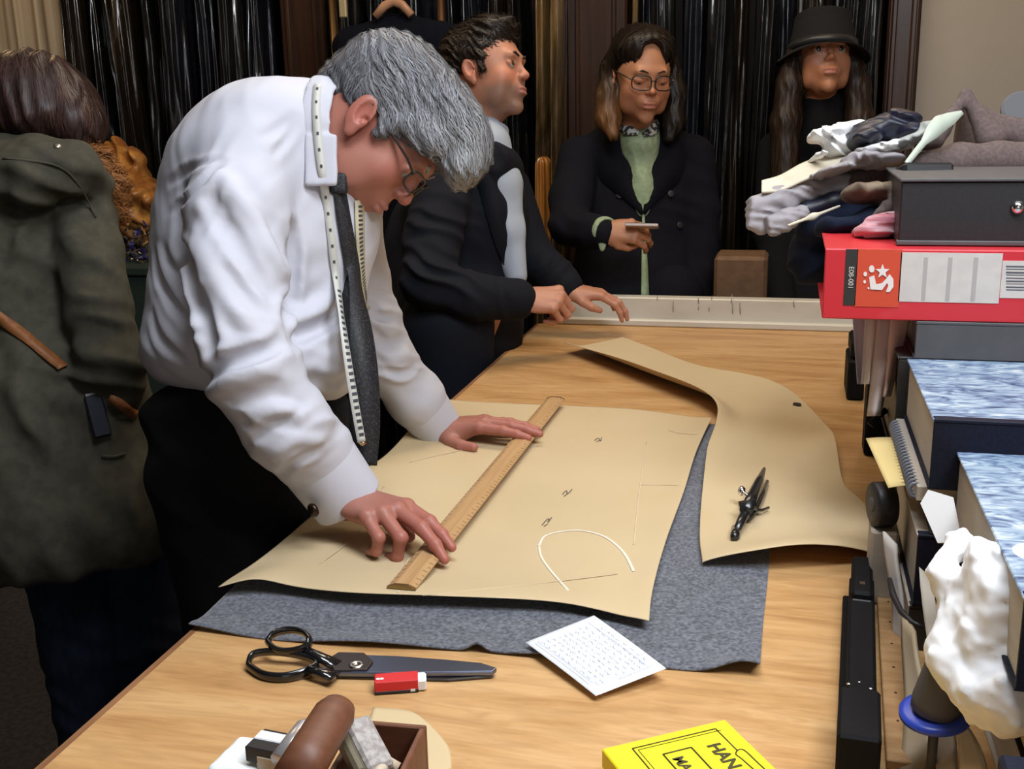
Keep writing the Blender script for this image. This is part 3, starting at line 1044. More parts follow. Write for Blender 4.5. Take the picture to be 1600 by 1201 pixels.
bl = MB()
for row in range(11):
    bb = .10 + row * .075
    x = .08 + r.uniform(0, .05) + (0 if row > 1 else .1)
    while x < .86:
        w = r.uniform(.03, .075)
        m_ = 7
        pts = [on_note(x + w * t / (m_ - 1), bb + r.uniform(-.016, .016)) for t in range(m_)]
        for p_, q_ in zip(pts[:-1], pts[1:]):
            d = _n(q_ - p_); s_ = _n(np.cross(d, (0, 0, 1)))
            bl.raw([p_ + s_ * .0004, q_ + s_ * .0004, q_ - s_ * .0004, p_ - s_ * .0004], [(0, 1, 2, 3)])
        x += w + r.uniform(.015, .05)
tag(bl.build('handwriting', m_pen, nn), kind='stuff')
for a0, b0, a1, b1 in [(.06, .16, .9, .16), (.07, .93, .85, .93), (.06, .885, .85, .885), (.92, .10, .92, .6)]:
    ribbon('ruled_line', [on_note(a0, b0), on_note((a0 + a1) / 2, (b0 + b1) / 2), on_note(a1, b1)], .0006, m_pen, nn, thick=.0001, n=8)

# ------------------------------------------------------------------ yellow box
m_yel = mix_noise(mat('yellow_card', (.88, .74, .015), .5), (.84, .69, .01), nscale=6)
m_blkink = mat('black_print', (.05, .045, .01), .6)
zt = TZ + .034
A0, A1 = P(940, 1169, zt), P(1133, 1123, zt)
ex = _n(A1 - A0); ey = _n(np.cross(ex, (0, 0, 1)))
d2 = P(1225, 1205, zt) - A1
if ey @ d2 < 0: ey = -ey
w = np.linalg.norm(A1 - A0); h = .16
yb = empty('pin_box', A0 + ex * w / 2 + ey * h / 2 - np.array([0, 0, .034]), 'bright yellow printed cardboard box at the bottom edge', 'box')
c = A0 + ex * w / 2 + ey * h / 2
MB().box(c - np.array([0, 0, .010]), (w / 2, h / 2, .010), [ex, ey, (0, 0, 1)], bev=.0012).build('lid', m_yel, yb)
MB().box(c - np.array([0, 0, .025]), (w / 2 - .0015, h / 2 - .0015, .009), [ex, ey, (0, 0, 1)], bev=.001).build('base', m_yel, yb)
zb = zt + .0003


def yl(L, wd=.0013, nm='printed_line'):
    ribbon(nm, [P(a, b_, zb) for a, b_ in L], wd, m_blkink, yb, thick=.0002, n=2 if len(L) == 2 else None)


i0, i1 = P(988, 1169, zb), P(1118, 1138, zb)
j0 = i0 + ey * .12; j1 = i1 + ey * .12
for a, b_ in ((i0, i1), (i0, j0)):
    ribbon('printed_line', [a, b_], .0013, m_blkink, yb, thick=.0002)
    off = _n((i1 - i0)) * .004 + ey * .004
    ribbon('printed_line', [a + off, b_ + off], .0006, m_blkink, yb, thick=.0002)
k1 = P(1152, 1172, zb)
ribbon('printed_line', [i1, k1], .0013, m_blkink, yb, thick=.0002)
lb = [P(1152, 1172, zb), P(1158, 1170, zb), P(1166, 1174, zb), P(1185, 1192, zb), P(1210, 1215, zb)]
ribbon('printed_line', lb, .0013, m_blkink, yb, thick=.0002)
lb = [P(1152, 1172, zb), P(1150, 1178, zb), P(1160, 1186, zb), P(1185, 1208, zb)]
ribbon('printed_line', lb, .0013, m_blkink, yb, thick=.0002)
b0, b1 = P(1036, 1178, zb), P(1080, 1167, zb)
for a, b_ in ((b0, b1), (b0, b0 + ey * .08), (b1, b1 + ey * .08)):
    ribbon('printed_line', [a, b_], .0016, m_blkink, yb, thick=.0002)
text_mesh('printed_word', 'HAN', P(1104, 1164, zb), ey, ex, .019, m_blkink, yb, bold=.0005)
text_mesh('printed_word', 'MA', P(1050, 1184, zb), ey, ex, .015, m_blkink, yb, bold=.0003)

# ------------------------------------------------------------------ wooden box with open lid and oddments
m_mah = mix_noise(mat('mahogany', (.12, .042, .020), .5), (.17, .065, .032), (4, 30, 30), 3, lo=.3, hi=.7)
zt = TZ + .055
c00, c10 = P(560, 1122, zt), P(667, 1131, zt)       # far edge of the tray
ex = _n(c10 - c00); ey = -_n(np.cross((0, 0, 1), ex))
wb = empty('wooden_box', c00 - np.array([0, 0, .055]), 'small mahogany box with raised lid at bottom edge', 'box')
w, h = np.linalg.norm(c10 - c00), .13
t_ = .006
zz = np.array([0, 0, 1.])
for nm, cc, hh in [('side', c00 + ex * w / 2 + ey * t_ / 2, (w / 2, t_ / 2, .0265)), ('side', c10 - ex * t_ / 2 + ey * h / 2, (t_ / 2, h / 2 - t_, .0265)),
                   ('side', c00 + ex * t_ / 2 + ey * h / 2, (t_ / 2, h / 2 - t_, .0265)), ('side', c00 + ex * w / 2 + ey * (h - t_ / 2), (w / 2, t_ / 2, .0265))]:
    MB().box(cc - zz * .027, hh, [ex, ey, zz], bev=.0012).build(nm, m_mah, wb)
MB().box(c00 + ex * w / 2 + ey * h / 2 - zz * .052, (w / 2 - t_, h / 2 - t_, .0025), [ex, ey, zz]).build('bottom', m_mah, wb)
# rounded lid leaning up
l0, l1 = P(528, 1106, TZ + .10), P(462, 1215, TZ + .085)
la = _n(l1 - l0)
MB().tube([l0 - la * .008, l0 - la * .003, l0 + la * .008, l0 + la * .06, l1], [(.007, .010), (.013, .015), (.017, .019), (.018, .020), (.018, .020)], 20, flat=(0, 0, 1)).build('lid', m_mah, wb, True)
# clothes brush
m_brs = mix_noise(mat('grey_bristle', (.30, .27, .25), .9), (.45, .42, .40), (1, 1, 1), 160, bump=.6)
br = empty('clothes_brush', P(580, 1160, TZ + .07), 'worn brush with grey bristles leaning in the wooden box', 'brush')
a, b_ = P(556, 1128, TZ + .078), P(596, 1205, TZ + .06)
ax = _n(b_ - a); s_ = _n(np.cross(ax, zz)); u_ = np.cross(s_, ax)
MB().box((a + b_) / 2 + u_ * .002, (np.linalg.norm(b_ - a) / 2, .012, .006), [ax, s_, u_], bev=.003).build('bristles', m_brs, br)
MB().box((a + b_) / 2 + s_ * .018, (np.linalg.norm(b_ - a) / 2, .005, .009), [ax, s_, u_], bev=.003).build('back', mat('olive_wood', (.12, .10, .06), .5), br)
m_ivory = mat('ivory', (.55, .45, .33), .5)
tag(MB().tube([P(583, 1215, TZ + .066), P(605, 1190, TZ + .06), P(622, 1200, TZ + .055)], [.004, .006, .0055], 10).build('bone_folder', m_ivory, None, True), 'cream bone stick poking out at front of the wooden box', 'tool')
# silver tube
m_clr = mat('silvery_foil', (.62, .58, .58), .25, metal=.6)
tag(MB().tube([P(483, 1130, TZ + .055), P(478, 1138, TZ + .055), P(462, 1160, TZ + .05), P(440, 1190, TZ + .045)], [.006, .0105, .0115, .0115], 16).build('foil_tube', m_clr, None, True), 'silvery foil tube left of the mahogany lid', 'tube')
# striped tie-end / matchbook
c = P(436, 1172, TZ + .035)
ex = _n(P(464, 1180, TZ + .035) - P(404, 1168, TZ + .035)); s_ = _n(np.cross(zz, ex))
cb_ = empty('striped_case', c - zz * .012, 'black and white striped case left of the wooden box', 'case')
MB().box(c + s_ * .008, (.028, .007, .008), [ex, s_, zz], bev=.001).build('white_band', mat('white_gloss', (.8, .8, .82), .3), cb_)
MB().box(c - s_ * .0065 - zz * .0005, (.028, .0075, .008), [ex, s_, zz], bev=.001).build('black_band', m_bk, cb_)
MB().box(c + s_ * .0165 - zz * .0005, (.026, .0015, .008), [ex, s_, zz], bev=.0005).build('edge_band', m_bk, cb_)
b = Blob()
b.rbox(P(388, 1192, TZ + .012), (.028, .030, .010), [ex, s_, zz], rd=.008)
b.disp = lambda p: .003 * folds(p, (1, 1, 0), .02, 4)
tag(blob_obj('tissue', b, .0025, mat('white_tissue', (.80, .84, .84), .8)), 'crumpled white tissue in the bottom left corner of items', 'tissue')
tag(MB().box(P(452, 1200, TZ + .02), (.03, .012, .018), [ex, s_, zz], bev=.004).build('cream_packet', m_ivory), 'cream packet under the striped case', 'packet')
# ------------------------------------------------------------------ boxes and cloth heaped on the right of the table
m_navy = mix_noise(mat('navy_bookcloth', (.005, .006, .016), .65, spec=.25), (.007, .009, .022), nscale=60, bump=.2, bump_dist=.0005)
m_board = mix_noise(mat('cream_board', (.46, .41, .34), .7), (.42, .37, .30), (1, 1, 8), 6)
m_blackbox = mix_noise(mat('black_board', (.016, .015, .016), .5), (.02, .019, .02), nscale=50)
m_greybox = mix_noise(mat('charcoal_board', (.075, .072, .075), .6), (.085, .08, .083), nscale=8)
m_marb = mat('marbled_paper', (.3, .36, .42), .45)
nt = m_marb.node_tree
tc = N(nt, 'ShaderNodeTexCoord'); mp = N(nt, 'ShaderNodeMapping'); mp.inputs['Scale'].default_value = (11, 26, 10); mp.inputs['Rotation'].default_value = (0, 0, .1)
nz = N(nt, 'ShaderNodeTexNoise', Scale=1.3, Detail=3.0, Distortion=1.2)
vo = N(nt, 'ShaderNodeTexNoise', Scale=2.0, Detail=2.5, Distortion=3.0)
cr = N(nt, 'ShaderNodeValToRGB')
for p_, c_ in ((.36, (.03, .05, .11)), (.45, (.14, .20, .31)), (.54, (.27, .36, .45)), (.68, (.58, .62, .62))):
    e = cr.color_ramp.elements.new(p_) if p_ not in (.36, .66) else cr.color_ramp.elements[0 if p_ == .36 else 1]
    e.position = p_; e.color = (*c_, 1)
mx = N(nt, 'ShaderNodeMath', operation='ADD'); mx2 = N(nt, 'ShaderNodeMath', operation='MULTIPLY'); mx2.inputs[1].default_value = .5
nt.links.new(tc.outputs['Object'], mp.inputs[0]); nt.links.new(mp.outputs[0], nz.inputs['Vector']); nt.links.new(mp.outputs[0], vo.inputs['Vector'])
nt.links.new(nz.outputs['Fac'], mx.inputs[0]); nt.links.new(vo.outputs['Fac'], mx.inputs[1]); nt.links.new(mx.outputs[0], mx2.inputs[0])
nt.links.new(mx2.outputs[0], cr.inputs[0]); nt.links.new(cr.outputs[0], nt.nodes['Principled BSDF'].inputs['Base Color'])


def bx(x0, x1, y0, y1, z0, z1):
    return np.array([(x0 + x1) / 2, (y0 + y1) / 2, (z0 + z1) / 2]), ((x1 - x0) / 2, (y1 - y0) / 2, (z1 - z0) / 2)


def file_box(name, x0, x1, y0, y1, z0, z1, mbody, mlid, mside, label, cat='box', rot=0.0, group=None):
    t = empty(name, ((x0 + x1) / 2, (y0 + y1) / 2, z0), label, cat, group)
    b = .002
    c, h = bx(x0 + .004, x1, y0 + .003, y1, z0 + .003, z1 - .003)
    MB().box(c, h, bev=.001).build('pages' if mside is m_board else 'body', mside, t)
    c, h = bx(x0, x1, y0, y1 + .001, z1 - .003, z1)
    MB().box(c, h, bev=.0008).build('lid', mlid, t)
    c, h = bx(x0, x1, y0, y1 + .001, z0, z0 + .003)
    MB().box(c, h, bev=.0008).build('base_board', mbody, t)
    c, h = bx(x0 + .001, x1, y0 - .0005, y0 + .004, z0 + .0005, z1 - .0035)
    MB().box(c, h, bev=.0008).build('spine', mbody, t)
    c, h = bx(x0 + .001, x1, y0 - .001, y0 + .012, z1 - .0035, z1 + .0006)
    MB().box(c, h, bev=.0008).build('spine_fold', mbody, t)
    return t


# rear column (under the red binder)
file_box('archive_box', .170, .50, 1.50, 1.82, TZ, 1.055, m_blackbox, m_blackbox, m_blackbox, 'black box at table level behind the stack of marbled boxes')
file_box('archive_box', .150, .50, 1.50, 1.82, 1.056, 1.196, m_blackbox, m_greybox, m_blackbox, 'black box half hidden directly under the charcoal box')
file_box('archive_box', .168, .52, 1.489, 1.80, 1.197, 1.247, m_greybox, m_greybox, m_greybox, 'charcoal grey box between red binder and rear marbled box')
# middle column
file_box('file_box', .150, .46, 1.205, 1.48, TZ, .975, m_blackbox, m_board, m_board, 'cream-sided box at table level under the stack with the yellow note')
file_box('file_box', .153, .46, 1.203, 1.47, .976, 1.062, m_navy, m_board, m_board, 'black-spined box below the yellow sticky note')
file_box('file_box', .166, .46, 1.203, 1.48, 1.063, 1.098, m_blackbox, m_blackbox, m_board, 'thin black-edged box just under spiral-bound book')
file_box('marbled_box', .160, .46, 1.200, 1.487, 1.117, 1.197, m_navy, m_marb, m_board, 'rear box file with blue-grey marbled lid and navy spine, under charcoal box')
# spiral-bound book
sb = empty('spiral_book', (.29, 1.34, 1.099), 'spiral-bound book squeezed under the rear marbled box', 'book')
c, h = bx(.150, .44, 1.21, 1.48, 1.099, 1.1165)
MB().box(c, h, bev=.001).build('pages', m_board, sb)
m_wire = mat('grey_plastic_comb', (.16, .17, .20), .4)
for i in range(22):
    y = 1.22 + i * .0117
    th = np.linspace(-2.2, 2.2, 9)
    MB().tube([(.149 - .006 * math.cos(a), y, 1.108 + .0082 * math.sin(a)) for a in th], .0022, 6).build('comb_ring', m_wire, sb, True)
# yellow sticky note
m_sty = mat('yellow_note', (.78, .60, .25), .75)
q4 = [P(1353, 681, 1.097), P(1398, 683, 1.097), P(1430, 757, 1.098), P(1388, 758, 1.092)]
S = np.zeros((8, 8, 3))
for j in range(8):
    for i in range(8):
        a, b_ = i / 7, j / 7
        S[j, i] = (q4[3] * (1 - a) + q4[2] * a) * (1 - b_) + (q4[0] * (1 - a) + q4[1] * a) * b_
        S[j, i, 2] -= .003 * (1 - a) ** 2
tag(sheet('sticky_note', S, .0005, m_sty), 'yellow sticky note sticking out left below the spiral book', 'note')
# black roll of tape / chuck in front of it
c = K(1379, 782, 1.345)
t = empty('tape_roll', c - np.array([0, 0, .03]), 'round black tape roll under the yellow sticky note', 'tape')
c[2] = TZ + .125
MB().lathe(c + np.array([-.012, 0, 0]), [(.010, 0), (.026, 0), (.028, .003), (.028, .022), (.026, .025), (.010, .025)], ax=(1, .25, 0), n=30).build('roll', m_bk, t, True)
MB().lathe(c + np.array([-.013, -.0002, 0]), [(.004, 0), (.0095, 0), (.0095, .027), (.004, .027)], ax=(1, .25, 0), n=24).build('core', m_greybox, t, True)
c2, h2 = bx(c[0] - .012, c[0] + .02, c[1] - .02, c[1] + .03, TZ, c[2] - .0275)
tag(MB().box(c2, h2, bev=.003).build('card_packet', m_board), 'cream packet standing on table under black tape roll', 'packet')
# loose sheets and leaning boards
def lean(name, pxs, thick, m, label, cat):
    q_ = [K(*a) for a in pxs]
    S = np.zeros((10, 6, 3))
    for j in range(10):
        for i in range(6):
            a, b_ = i / 5, j / 9
            S[j, i] = (q_[0] * (1 - a) + q_[1] * a) * (1 - b_) + (q_[3] * (1 - a) + q_[2] * a) * b_
            S[j, i] += V(.003 * math.sin(b_ * 5), 0, 0)
    return tag(sheet(name, S, thick, m), label, cat)


m_paper = mat('white_paper', (.80, .80, .80), .8)
m_papers = mat('offwhite_paper', (.60, .56, .52), .8)
lean('loose_sheet', [(1392, 1000, 1.27), (1408, 1010, 1.25), (1402, 850, 1.27), (1383, 830, 1.29)], .004, m_papers, 'crumpled off-white sheet edge left of the black-spined box', 'paper')
lean('board_edge', [(1462, 1205, .99), (1492, 1205, .97), (1462, 905, 1.17), (1440, 885, 1.19)], .004, m_board, 'long cream board edge standing in front of the box stack', 'board')
lean('board_edge', [(1500, 1205, .96), (1540, 1205, .94), (1490, 1085, 1.00), (1470, 1060, 1.01)], .005, mat('pale_wood_edge', (.62, .55, .44), .6), 'pale wooden board end below the white crumpled paper', 'board')
lean('board_edge', [(1405, 1205, 1.02), (1455, 1205, 1.0), (1430, 985, 1.14), (1412, 950, 1.2)], .004, mat('tan_board', (.36, .28, .18), .6), 'tan board lying between wooden lath and blue-based cone', 'board')
# black cable looping out of the stack
MB_ = MB().tube([K(1390, 905, 1.27), K(1396, 930, 1.24), K(1408, 955, 1.2), K(1425, 972, 1.16), K(1445, 981, 1.15)], [.003, .004, .0035, .003, .002], 8)
tag(MB_.build('cable', m_bk, None, True), 'black cable looping out left of the black-spined box', 'cable')
# folded white paper above
pts = [(1438, 786), (1450, 765), (1486, 776), (1500, 846), (1465, 848)]
z_ = 1.14
pp = [K(a, b_, 1.08) for a, b_ in pts]
n_ = len(pp)
back = [p + V(.004, -.001, .004) for p in pp]
o = mk('folded_paper', pp + back, [tuple(range(n_))[::-1], tuple(range(n_, 2 * n_))] + [(i, (i + 1) % n_, n_ + (i + 1) % n_, n_ + i) for i in range(n_)], m_paper)
tag(o, 'white folded paper flap left of the front marbled box', 'paper')

# front column
file_box('file_box', .210, .56, .80, 1.195, TZ, 1.0, m_board, m_board, m_board, 'cream box at table level at the lower right edge')
file_box('file_box', .205, .56, .82, 1.195, 1.001, 1.081, m_navy, m_board, m_board, 'grey-sided box directly under the front marbled box')
file_box('marbled_box', .186, .54, .835, 1.198, 1.082, 1.162, m_navy, m_marb, m_board, 'front box file with blue marbled lid at the right edge, nearest the camera')
c = K(1545, 1128, .86)
c_, h_ = bx(c[0], c[0] + .2, .70, .79, TZ, c[2])
tag(MB().box(c_, h_, bev=.003).build('navy_box', m_navy), 'navy box in the bottom right corner below white crumpled paper', 'box')

# white crumpled tissue
m_tis = mat('white_tissue_paper', (.93, .93, .94), .8)
b = Blob()
W = lambda px, py, d=.93: K(px, py, d)
for (px, py, rx, ry, d) in [(1545, 900, 42, 60, .95), (1505, 960, 38, 60, .97), (1500, 1030, 54, 46, .95), (1560, 1000, 65, 80, .93), (1535, 1080, 50, 44, .92), (1590, 1090, 60, 60, .90), (1490, 905, 26, 14, .99), (1600, 940, 55, 90, .92)]:
    b.ell(W(px, py, d), (rx * d / F, .028, ry * d / F), M3.T[[0, 2, 1]], k=.012)
b.cap(W(1465, 895, .985), W(1500, 850, 1.0), .006, .014, k=.01)
b.cap(W(1478, 960, .97), W(1490, 1000, .96), .006, .012, k=.008)
b.disp = lambda p: .007 * np.abs(vnoise(p, .07, 3)) + .003 * np.abs(vnoise(p, .03, 4)) - .004
tis = tag(blob_obj('crumpled_tissue', b, .003, m_tis), 'bright white crumpled tissue paper stuffed beside the front marbled box', 'tissue')

# blue-based cone
c = P(1458, 1132, TZ + .002)
c = np.array([c[0], c[1], TZ + .045])
t = empty('chalk_marker', (c[0], c[1], TZ), 'dark grey cone on royal-blue round base below the crumpled tissue', 'tool')
c0 = K(1462, 1108, .985)
MB().lathe(c0 - np.array([0, 0, .008]), [(.026, 0), (.031, .002), (.031, .006), (.026, .008)], ax=(-.1, -.1, 1), n=36).build('round_base', mat('royal_blue', (.03, .07, .50), .35), t, True)
MB().lathe(c0, [(.022, 0), (.022, .01), (.016, .05), (.010, .075), (.009, .08)], ax=(.1, -.02, 1), n=28).build('cone', m_greybox, t, True)
MB().tube([c0 - np.array([0, 0, .008]), (c0[0], c0[1], TZ + .001)], .0045, 14).build('stem', m_greybox, t, True)

# wooden lath with a row of holes
la0, la1 = P(1386, 885), P(1412, 1205)
ax = _n(la1 - la0); s_ = _n(np.cross((0, 0, 1), ax)); L = np.linalg.norm(la1 - la0)
zz = np.array([0, 0, 1.])
m_lath = mix_noise(mat('worn_lath', (.42, .25, .11), .5), (.30, .15, .055), (6, 30, 6), 2.5, lo=.35, hi=.7)
lt = empty('lath', (la0 + la1) / 2, 'worn wooden lath with small holes beside the long black stapler', 'lath')
MB().box((la0 + la1) / 2 + zz * .005, (L / 2, .016, .005), [ax, s_, zz], bev=.001).build('strip', m_lath, lt)
for k in range(7):
    MB().lathe(la0 + ax * (L * (.16 + k * .115)) + zz * .0101 - s_ * .003, [(.0016, 0), (.0016, .0002)], n=10).build('hole', m_trimw, lt)

# long black stapler
m_stap = mat('black_stapler_paint', (.005, .005, .006), .65, spec=.15)
s0, s1 = P(1338, 1215), P(1341, 945)
ax = _n(s1 - s0); s_ = _n(np.cross(ax, zz)); L = np.linalg.norm(s1 - s0)
st = empty('long_arm_stapler', (s0 + s1) / 2, 'long black stapler lying lengthwise at the lower right of the table', 'stapler')
A = [ax, s_, zz]
MB().box((s0 + s1) / 2 + zz * .006, (L / 2, .019, .006), A, bev=.002).build('base', m_stap, st)
MB().box((s0 * .5 + s1 * .5) + zz * .032 + s_ * .002, (L / 2 * .98, .0145, .008), A, bev=.003).build('arm', m_stap, st)
MB().box(s1 + zz * .040 - ax * .015 + s_ * .002, (.055, .0125, .010), A, bev=.004).build('head', m_stap, st)
MB().box(s1 + zz * .018 + ax * .02 + s_ * .002, (.012, .010, .018), A, bev=.003).build('staple_foot', m_stap, st)
MB().box(s0 + zz * .030 + ax * .03, (.045, .0195, .022), A, bev=.003).build('hinge_block', m_stap, st)
m_chr = mat('chrome', (.8, .8, .82), .15, metal=1.0)
MB().box(s1 + zz * .0502 - ax * .045 + s_ * .002, (.004, .003, .0005), A).build('badge', m_chr, st)
MB().box(s1 + zz * .0405 - ax * .073 + s_ * .002, (.002, .010, .0004), A).build('seam', m_greybox, st)
for (a, b_) in ((-.010, .066), (.011, .062), (0, .072)):
    MB().lathe(s0 + ax * (b_ + .035) + s_ * a + zz * .0398, [(.0025 if a else .0018, 0), (.0015, .0012)], n=14).build('screw', m_chr, st, True)

# far stapler
f0 = P(1335, 626)
t = empty('stapler', f0, 'second black stapler standing far back beside hanging papers', 'stapler')
c_, h_ = bx(f0[0] - .016, f0[0] + .018, f0[1], f0[1] + .13, TZ, TZ + .085)
MB().box(c_, h_, bev=.004).build('body', m_stap, t)
c_, h_ = bx(f0[0] - .012, f0[0] + .013, f0[1] + .01, f0[1] + .13, TZ + .086, TZ + .125)
MB().box(c_, h_, bev=.006).build('top_arm', m_stap, t)
MB().lathe(np.array([f0[0], f0[1] + .0095, TZ + .11]), [(.003, 0), (.003, -.002)], ax=(0, 1, 0), n=12).build('rivet', m_greybox, t)
c = K(1376, 590, 1.9)
t = tag(MB().box((c[0], 1.95, TZ + .14), (.022, .03, .14), bev=.004).build('black_post', m_stap), 'narrow black post beneath the hanging white papers', 'post')
a, b_ = K(1385, 640, 1.62), K(1360, 664, 1.62)
tag(MB().tube([a, (a + b_) / 2 + V(0, .002), b_], [.005, .004, .006], 10).build('lever', m_stap, None, True), 'small black lever sticking out left under the dangling papers', 'lever')

# white papers hanging from under the red binder
for i, (a, b_, c_, d_, dep) in enumerate([(1332, 1362, 1352, 1340, 1.56), (1352, 1380, 1360, 1346, 1.54), (1372, 1412, 1376, 1354, 1.52), (1392, 1424, 1392, 1378, 1.515)]):
    lo = [600, 600, 650, 620][i]
    S = np.zeros((16, 8, 3))
    for j in range(16):
        for k in range(8):
            u, v_ = k / 7, j / 15
            x = (a * (1 - u) + b_ * u) * v_ + (d_ * (1 - u) + c_ * u) * (1 - v_)
            y = lo * (1 - v_) + 492 * v_
            S[j, k] = K(x, y, dep + .012 * math.sin(u * 5 + i) * (1 - v_))
    tag(sheet('paper_strip', S, .0006, mat('paper_%d' % i, [(.50, .48, .55), (.62, .56, .52), (.50, .42, .38), (.66, .50, .42)][i], .8)),
        ['leftmost lilac-white paper strip drooping beneath the red binder', 'second paper strip from left drooping beneath the red binder', 'longest beige paper strip drooping beneath the red binder', 'rightmost pinkish paper strip drooping beneath the red binder'][i], 'paper')

# ------------------------------------------------------------------ red lever-arch binder
m_rb = mat('red_binder_card', (.60, .025, .035), .42, coat=.2)
yf = 1.489
p0, p1 = Q(1290, 372, yf), Q(1285, 491, yf)
x0, zt_, zb_ = (p0[0] + p1[0]) / 2, p0[2], 1.248
zt_ = 1.3415
rb = empty('lever_arch_binder', (x0 + .16, 1.6, zb_), 'red lever arch binder lying flat, white label and barcode on its spine', 'binder')
c_, h_ = bx(x0, x0 + .33, yf, yf + .004, zb_, zt_); MB().box(c_, h_, bev=.0015).build('spine', m_rb, rb)
c_, h_ = bx(x0, x0 + .33, yf + .002, yf + .28, zt_ - .003, zt_); MB().box(c_, h_, bev=.001).build('cover', m_rb, rb)
c_, h_ = bx(x0, x0 + .33, yf + .002, yf + .28, zb_, zb_ + .003); MB().box(c_, h_, bev=.001).build('cover', m_rb, rb)
c_, h_ = bx(x0 + .010, x0 + .31, yf + .012, yf + .26, zb_ + .006, zt_ - .012); MB().box(c_, h_, bev=.002).build('paper_block', m_papers, rb)
fx = np.array([1., 0, 0])


def face(px0, py0, px1, py1, m, nm, par, y, dy=.0006):
    a, b_ = Q(px0, py0, y), Q(px1, py1, y)
    c_, h_ = bx(min(a[0], b_[0]), max(a[0], b_[0]), y - dy, y, min(a[2], b_[2]), max(a[2], b_[2]))
    return MB().box(c_, h_).build(nm, m, par)


face(1322, 389, 1336, 477, mat('label_black', (.03, .028, .025), .5), 'size_strip', rb, yf)
face(1340, 389, 1404, 480, mat('orange_red_panel', (.62, .07, .03), .45), 'logo_panel', rb, yf)
m_lab = mix_noise(mat('spine_label', (.62, .57, .52), .6), (.58, .53, .49), nscale=10)
face(1408, 394, 1560, 474, m_lab, 'spine_label', rb, yf)
for px in (1444, 1482, 1522):
    face(px, 402, px + 1.2, 470, mat('label_line', (.42, .38, .36), .7), 'label_rule', rb, yf - .0006, .0003)
face(1567, 407, 1606, 466, m_lab, 'barcode_label', rb, yf)
for k in range(9):
    yy = 415 + k * 4.6
    face(1572, yy, 1600, yy + [2.5, 1.5, 3, 1.5, 2, 2.6, 1.4, 2.6, 1.8][k], mat('barcode_ink', (.08, .08, .10), .7), 'barcode_bar', rb, yf - .0006, .0003)
a = Q(1331, 474, yf)
text_mesh('strip_text', 'E08-001', Q(1327, 416, yf) - np.array([0, .0008, 0]), (0, 0, -1), (1, 0, 0), .009, m_lab, rb)
# star-and-splash emblem
m_w = mat('emblem_white', (.80, .72, .68), .5)
b = MB()
def em(px, py): return Q(px, py, yf - .0012)
def poly(L):
    v_ = [em(*p) for p in L]; o_ = [p + np.array([0, -.0003, 0]) for p in v_]
    n_ = len(v_)
    return MB().raw(v_ + o_, [tuple(range(n_)), tuple(range(2 * n_ - 1, n_ - 1, -1))] + [(i, (i + 1) % n_, n_ + (i + 1) % n_, n_ + i) for i in range(n_)])
stp = []
for k in range(10):
    r_ = 12 if k % 2 == 0 else 5
    stp.append((1379 + r_ * math.sin(k * math.pi / 5) * .95, 424 - r_ * math.cos(k * math.pi / 5)))
poly(stp).build('emblem_star', m_w, rb)
poly([(1358, 433), (1366, 430), (1369, 444), (1378, 442), (1384, 436), (1390, 428), (1396, 436), (1396, 448), (1390, 456), (1384, 456), (1388, 446), (1386, 442), (1378, 453), (1360, 452)]).build('emblem_hand', m_w, rb)
for (x_, y_, r_) in ((1362, 420, 4.5), (1352, 428, 3), (1351, 440, 2.2), (1357, 450, 1.5)):
    poly([(x_ + r_ * math.cos(t_), y_ + r_ * 1.3 * math.sin(t_)) for t_ in np.linspace(0, 2 * np.pi, 9)[:-1]]).build('emblem_drop', m_w, rb)

# black box file on the binder
yk_ = 1.525
a, b_ = Q(1409, 284, yk_), Q(1409, 368, yk_)
bf = empty('box_file', (a[0] + .15, 1.63, 1.35), 'black box file with chrome catch on top of the red binder', 'box')
ztb = a[2]
c_, h_ = bx(a[0], a[0] + .34, yk_, yk_ + .24, 1.343, ztb)
MB().box(c_, h_, bev=.002).build('body', m_blackbox, bf)
c_, h_ = bx(a[0] - .002, a[0] + .342, yk_ - .003, yk_ + .243, ztb, ztb + .004)
MB().box(c_, h_, bev=.001).build('lid', m_greybox, bf)
c_, h_ = bx(a[0] - .002, a[0] + .342, yk_ - .003, yk_ + .01, 1.3428, 1.349)
MB().box(c_, h_, bev=.001).build('bottom_edge', m_greybox, bf)
MB().lathe(Q(1590, 324, yk_), [(.009, 0), (.008, -.004), (.004, -.007), (.001, -.0075)], ax=(0, 1, 0), n=24).build('catch', m_chr, bf, True)

# pink crumpled paper
b = Blob()
for (px, py, rx, ry) in [(1350, 360, 16, 10), (1375, 350, 26, 14), (1395, 345, 16, 14), (1370, 364, 28, 7)]:
    b.ell(K(px, py, 1.53), (rx * 1.53 / F, .03, ry * 1.53 / F), M3.T[[0, 2, 1]], k=.008)
b.disp = lambda p: .0035 * folds(p, V(0, 1, .1), .009, 5, 1.0, .5) - .001
tag(blob_obj('crumpled_paper', b, .0022, mix_noise(mat('pink_tissue', (.50, .16, .20), .7), (.66, .42, .44), (1, 1, 40), 5)), 'pink crumpled tissue squashed between red binder and black box file', 'paper')

# ------------------------------------------------------------------ cloth heap on top
CAMR = M3.T[[0, 2, 1]]                         # axes: right, away, down


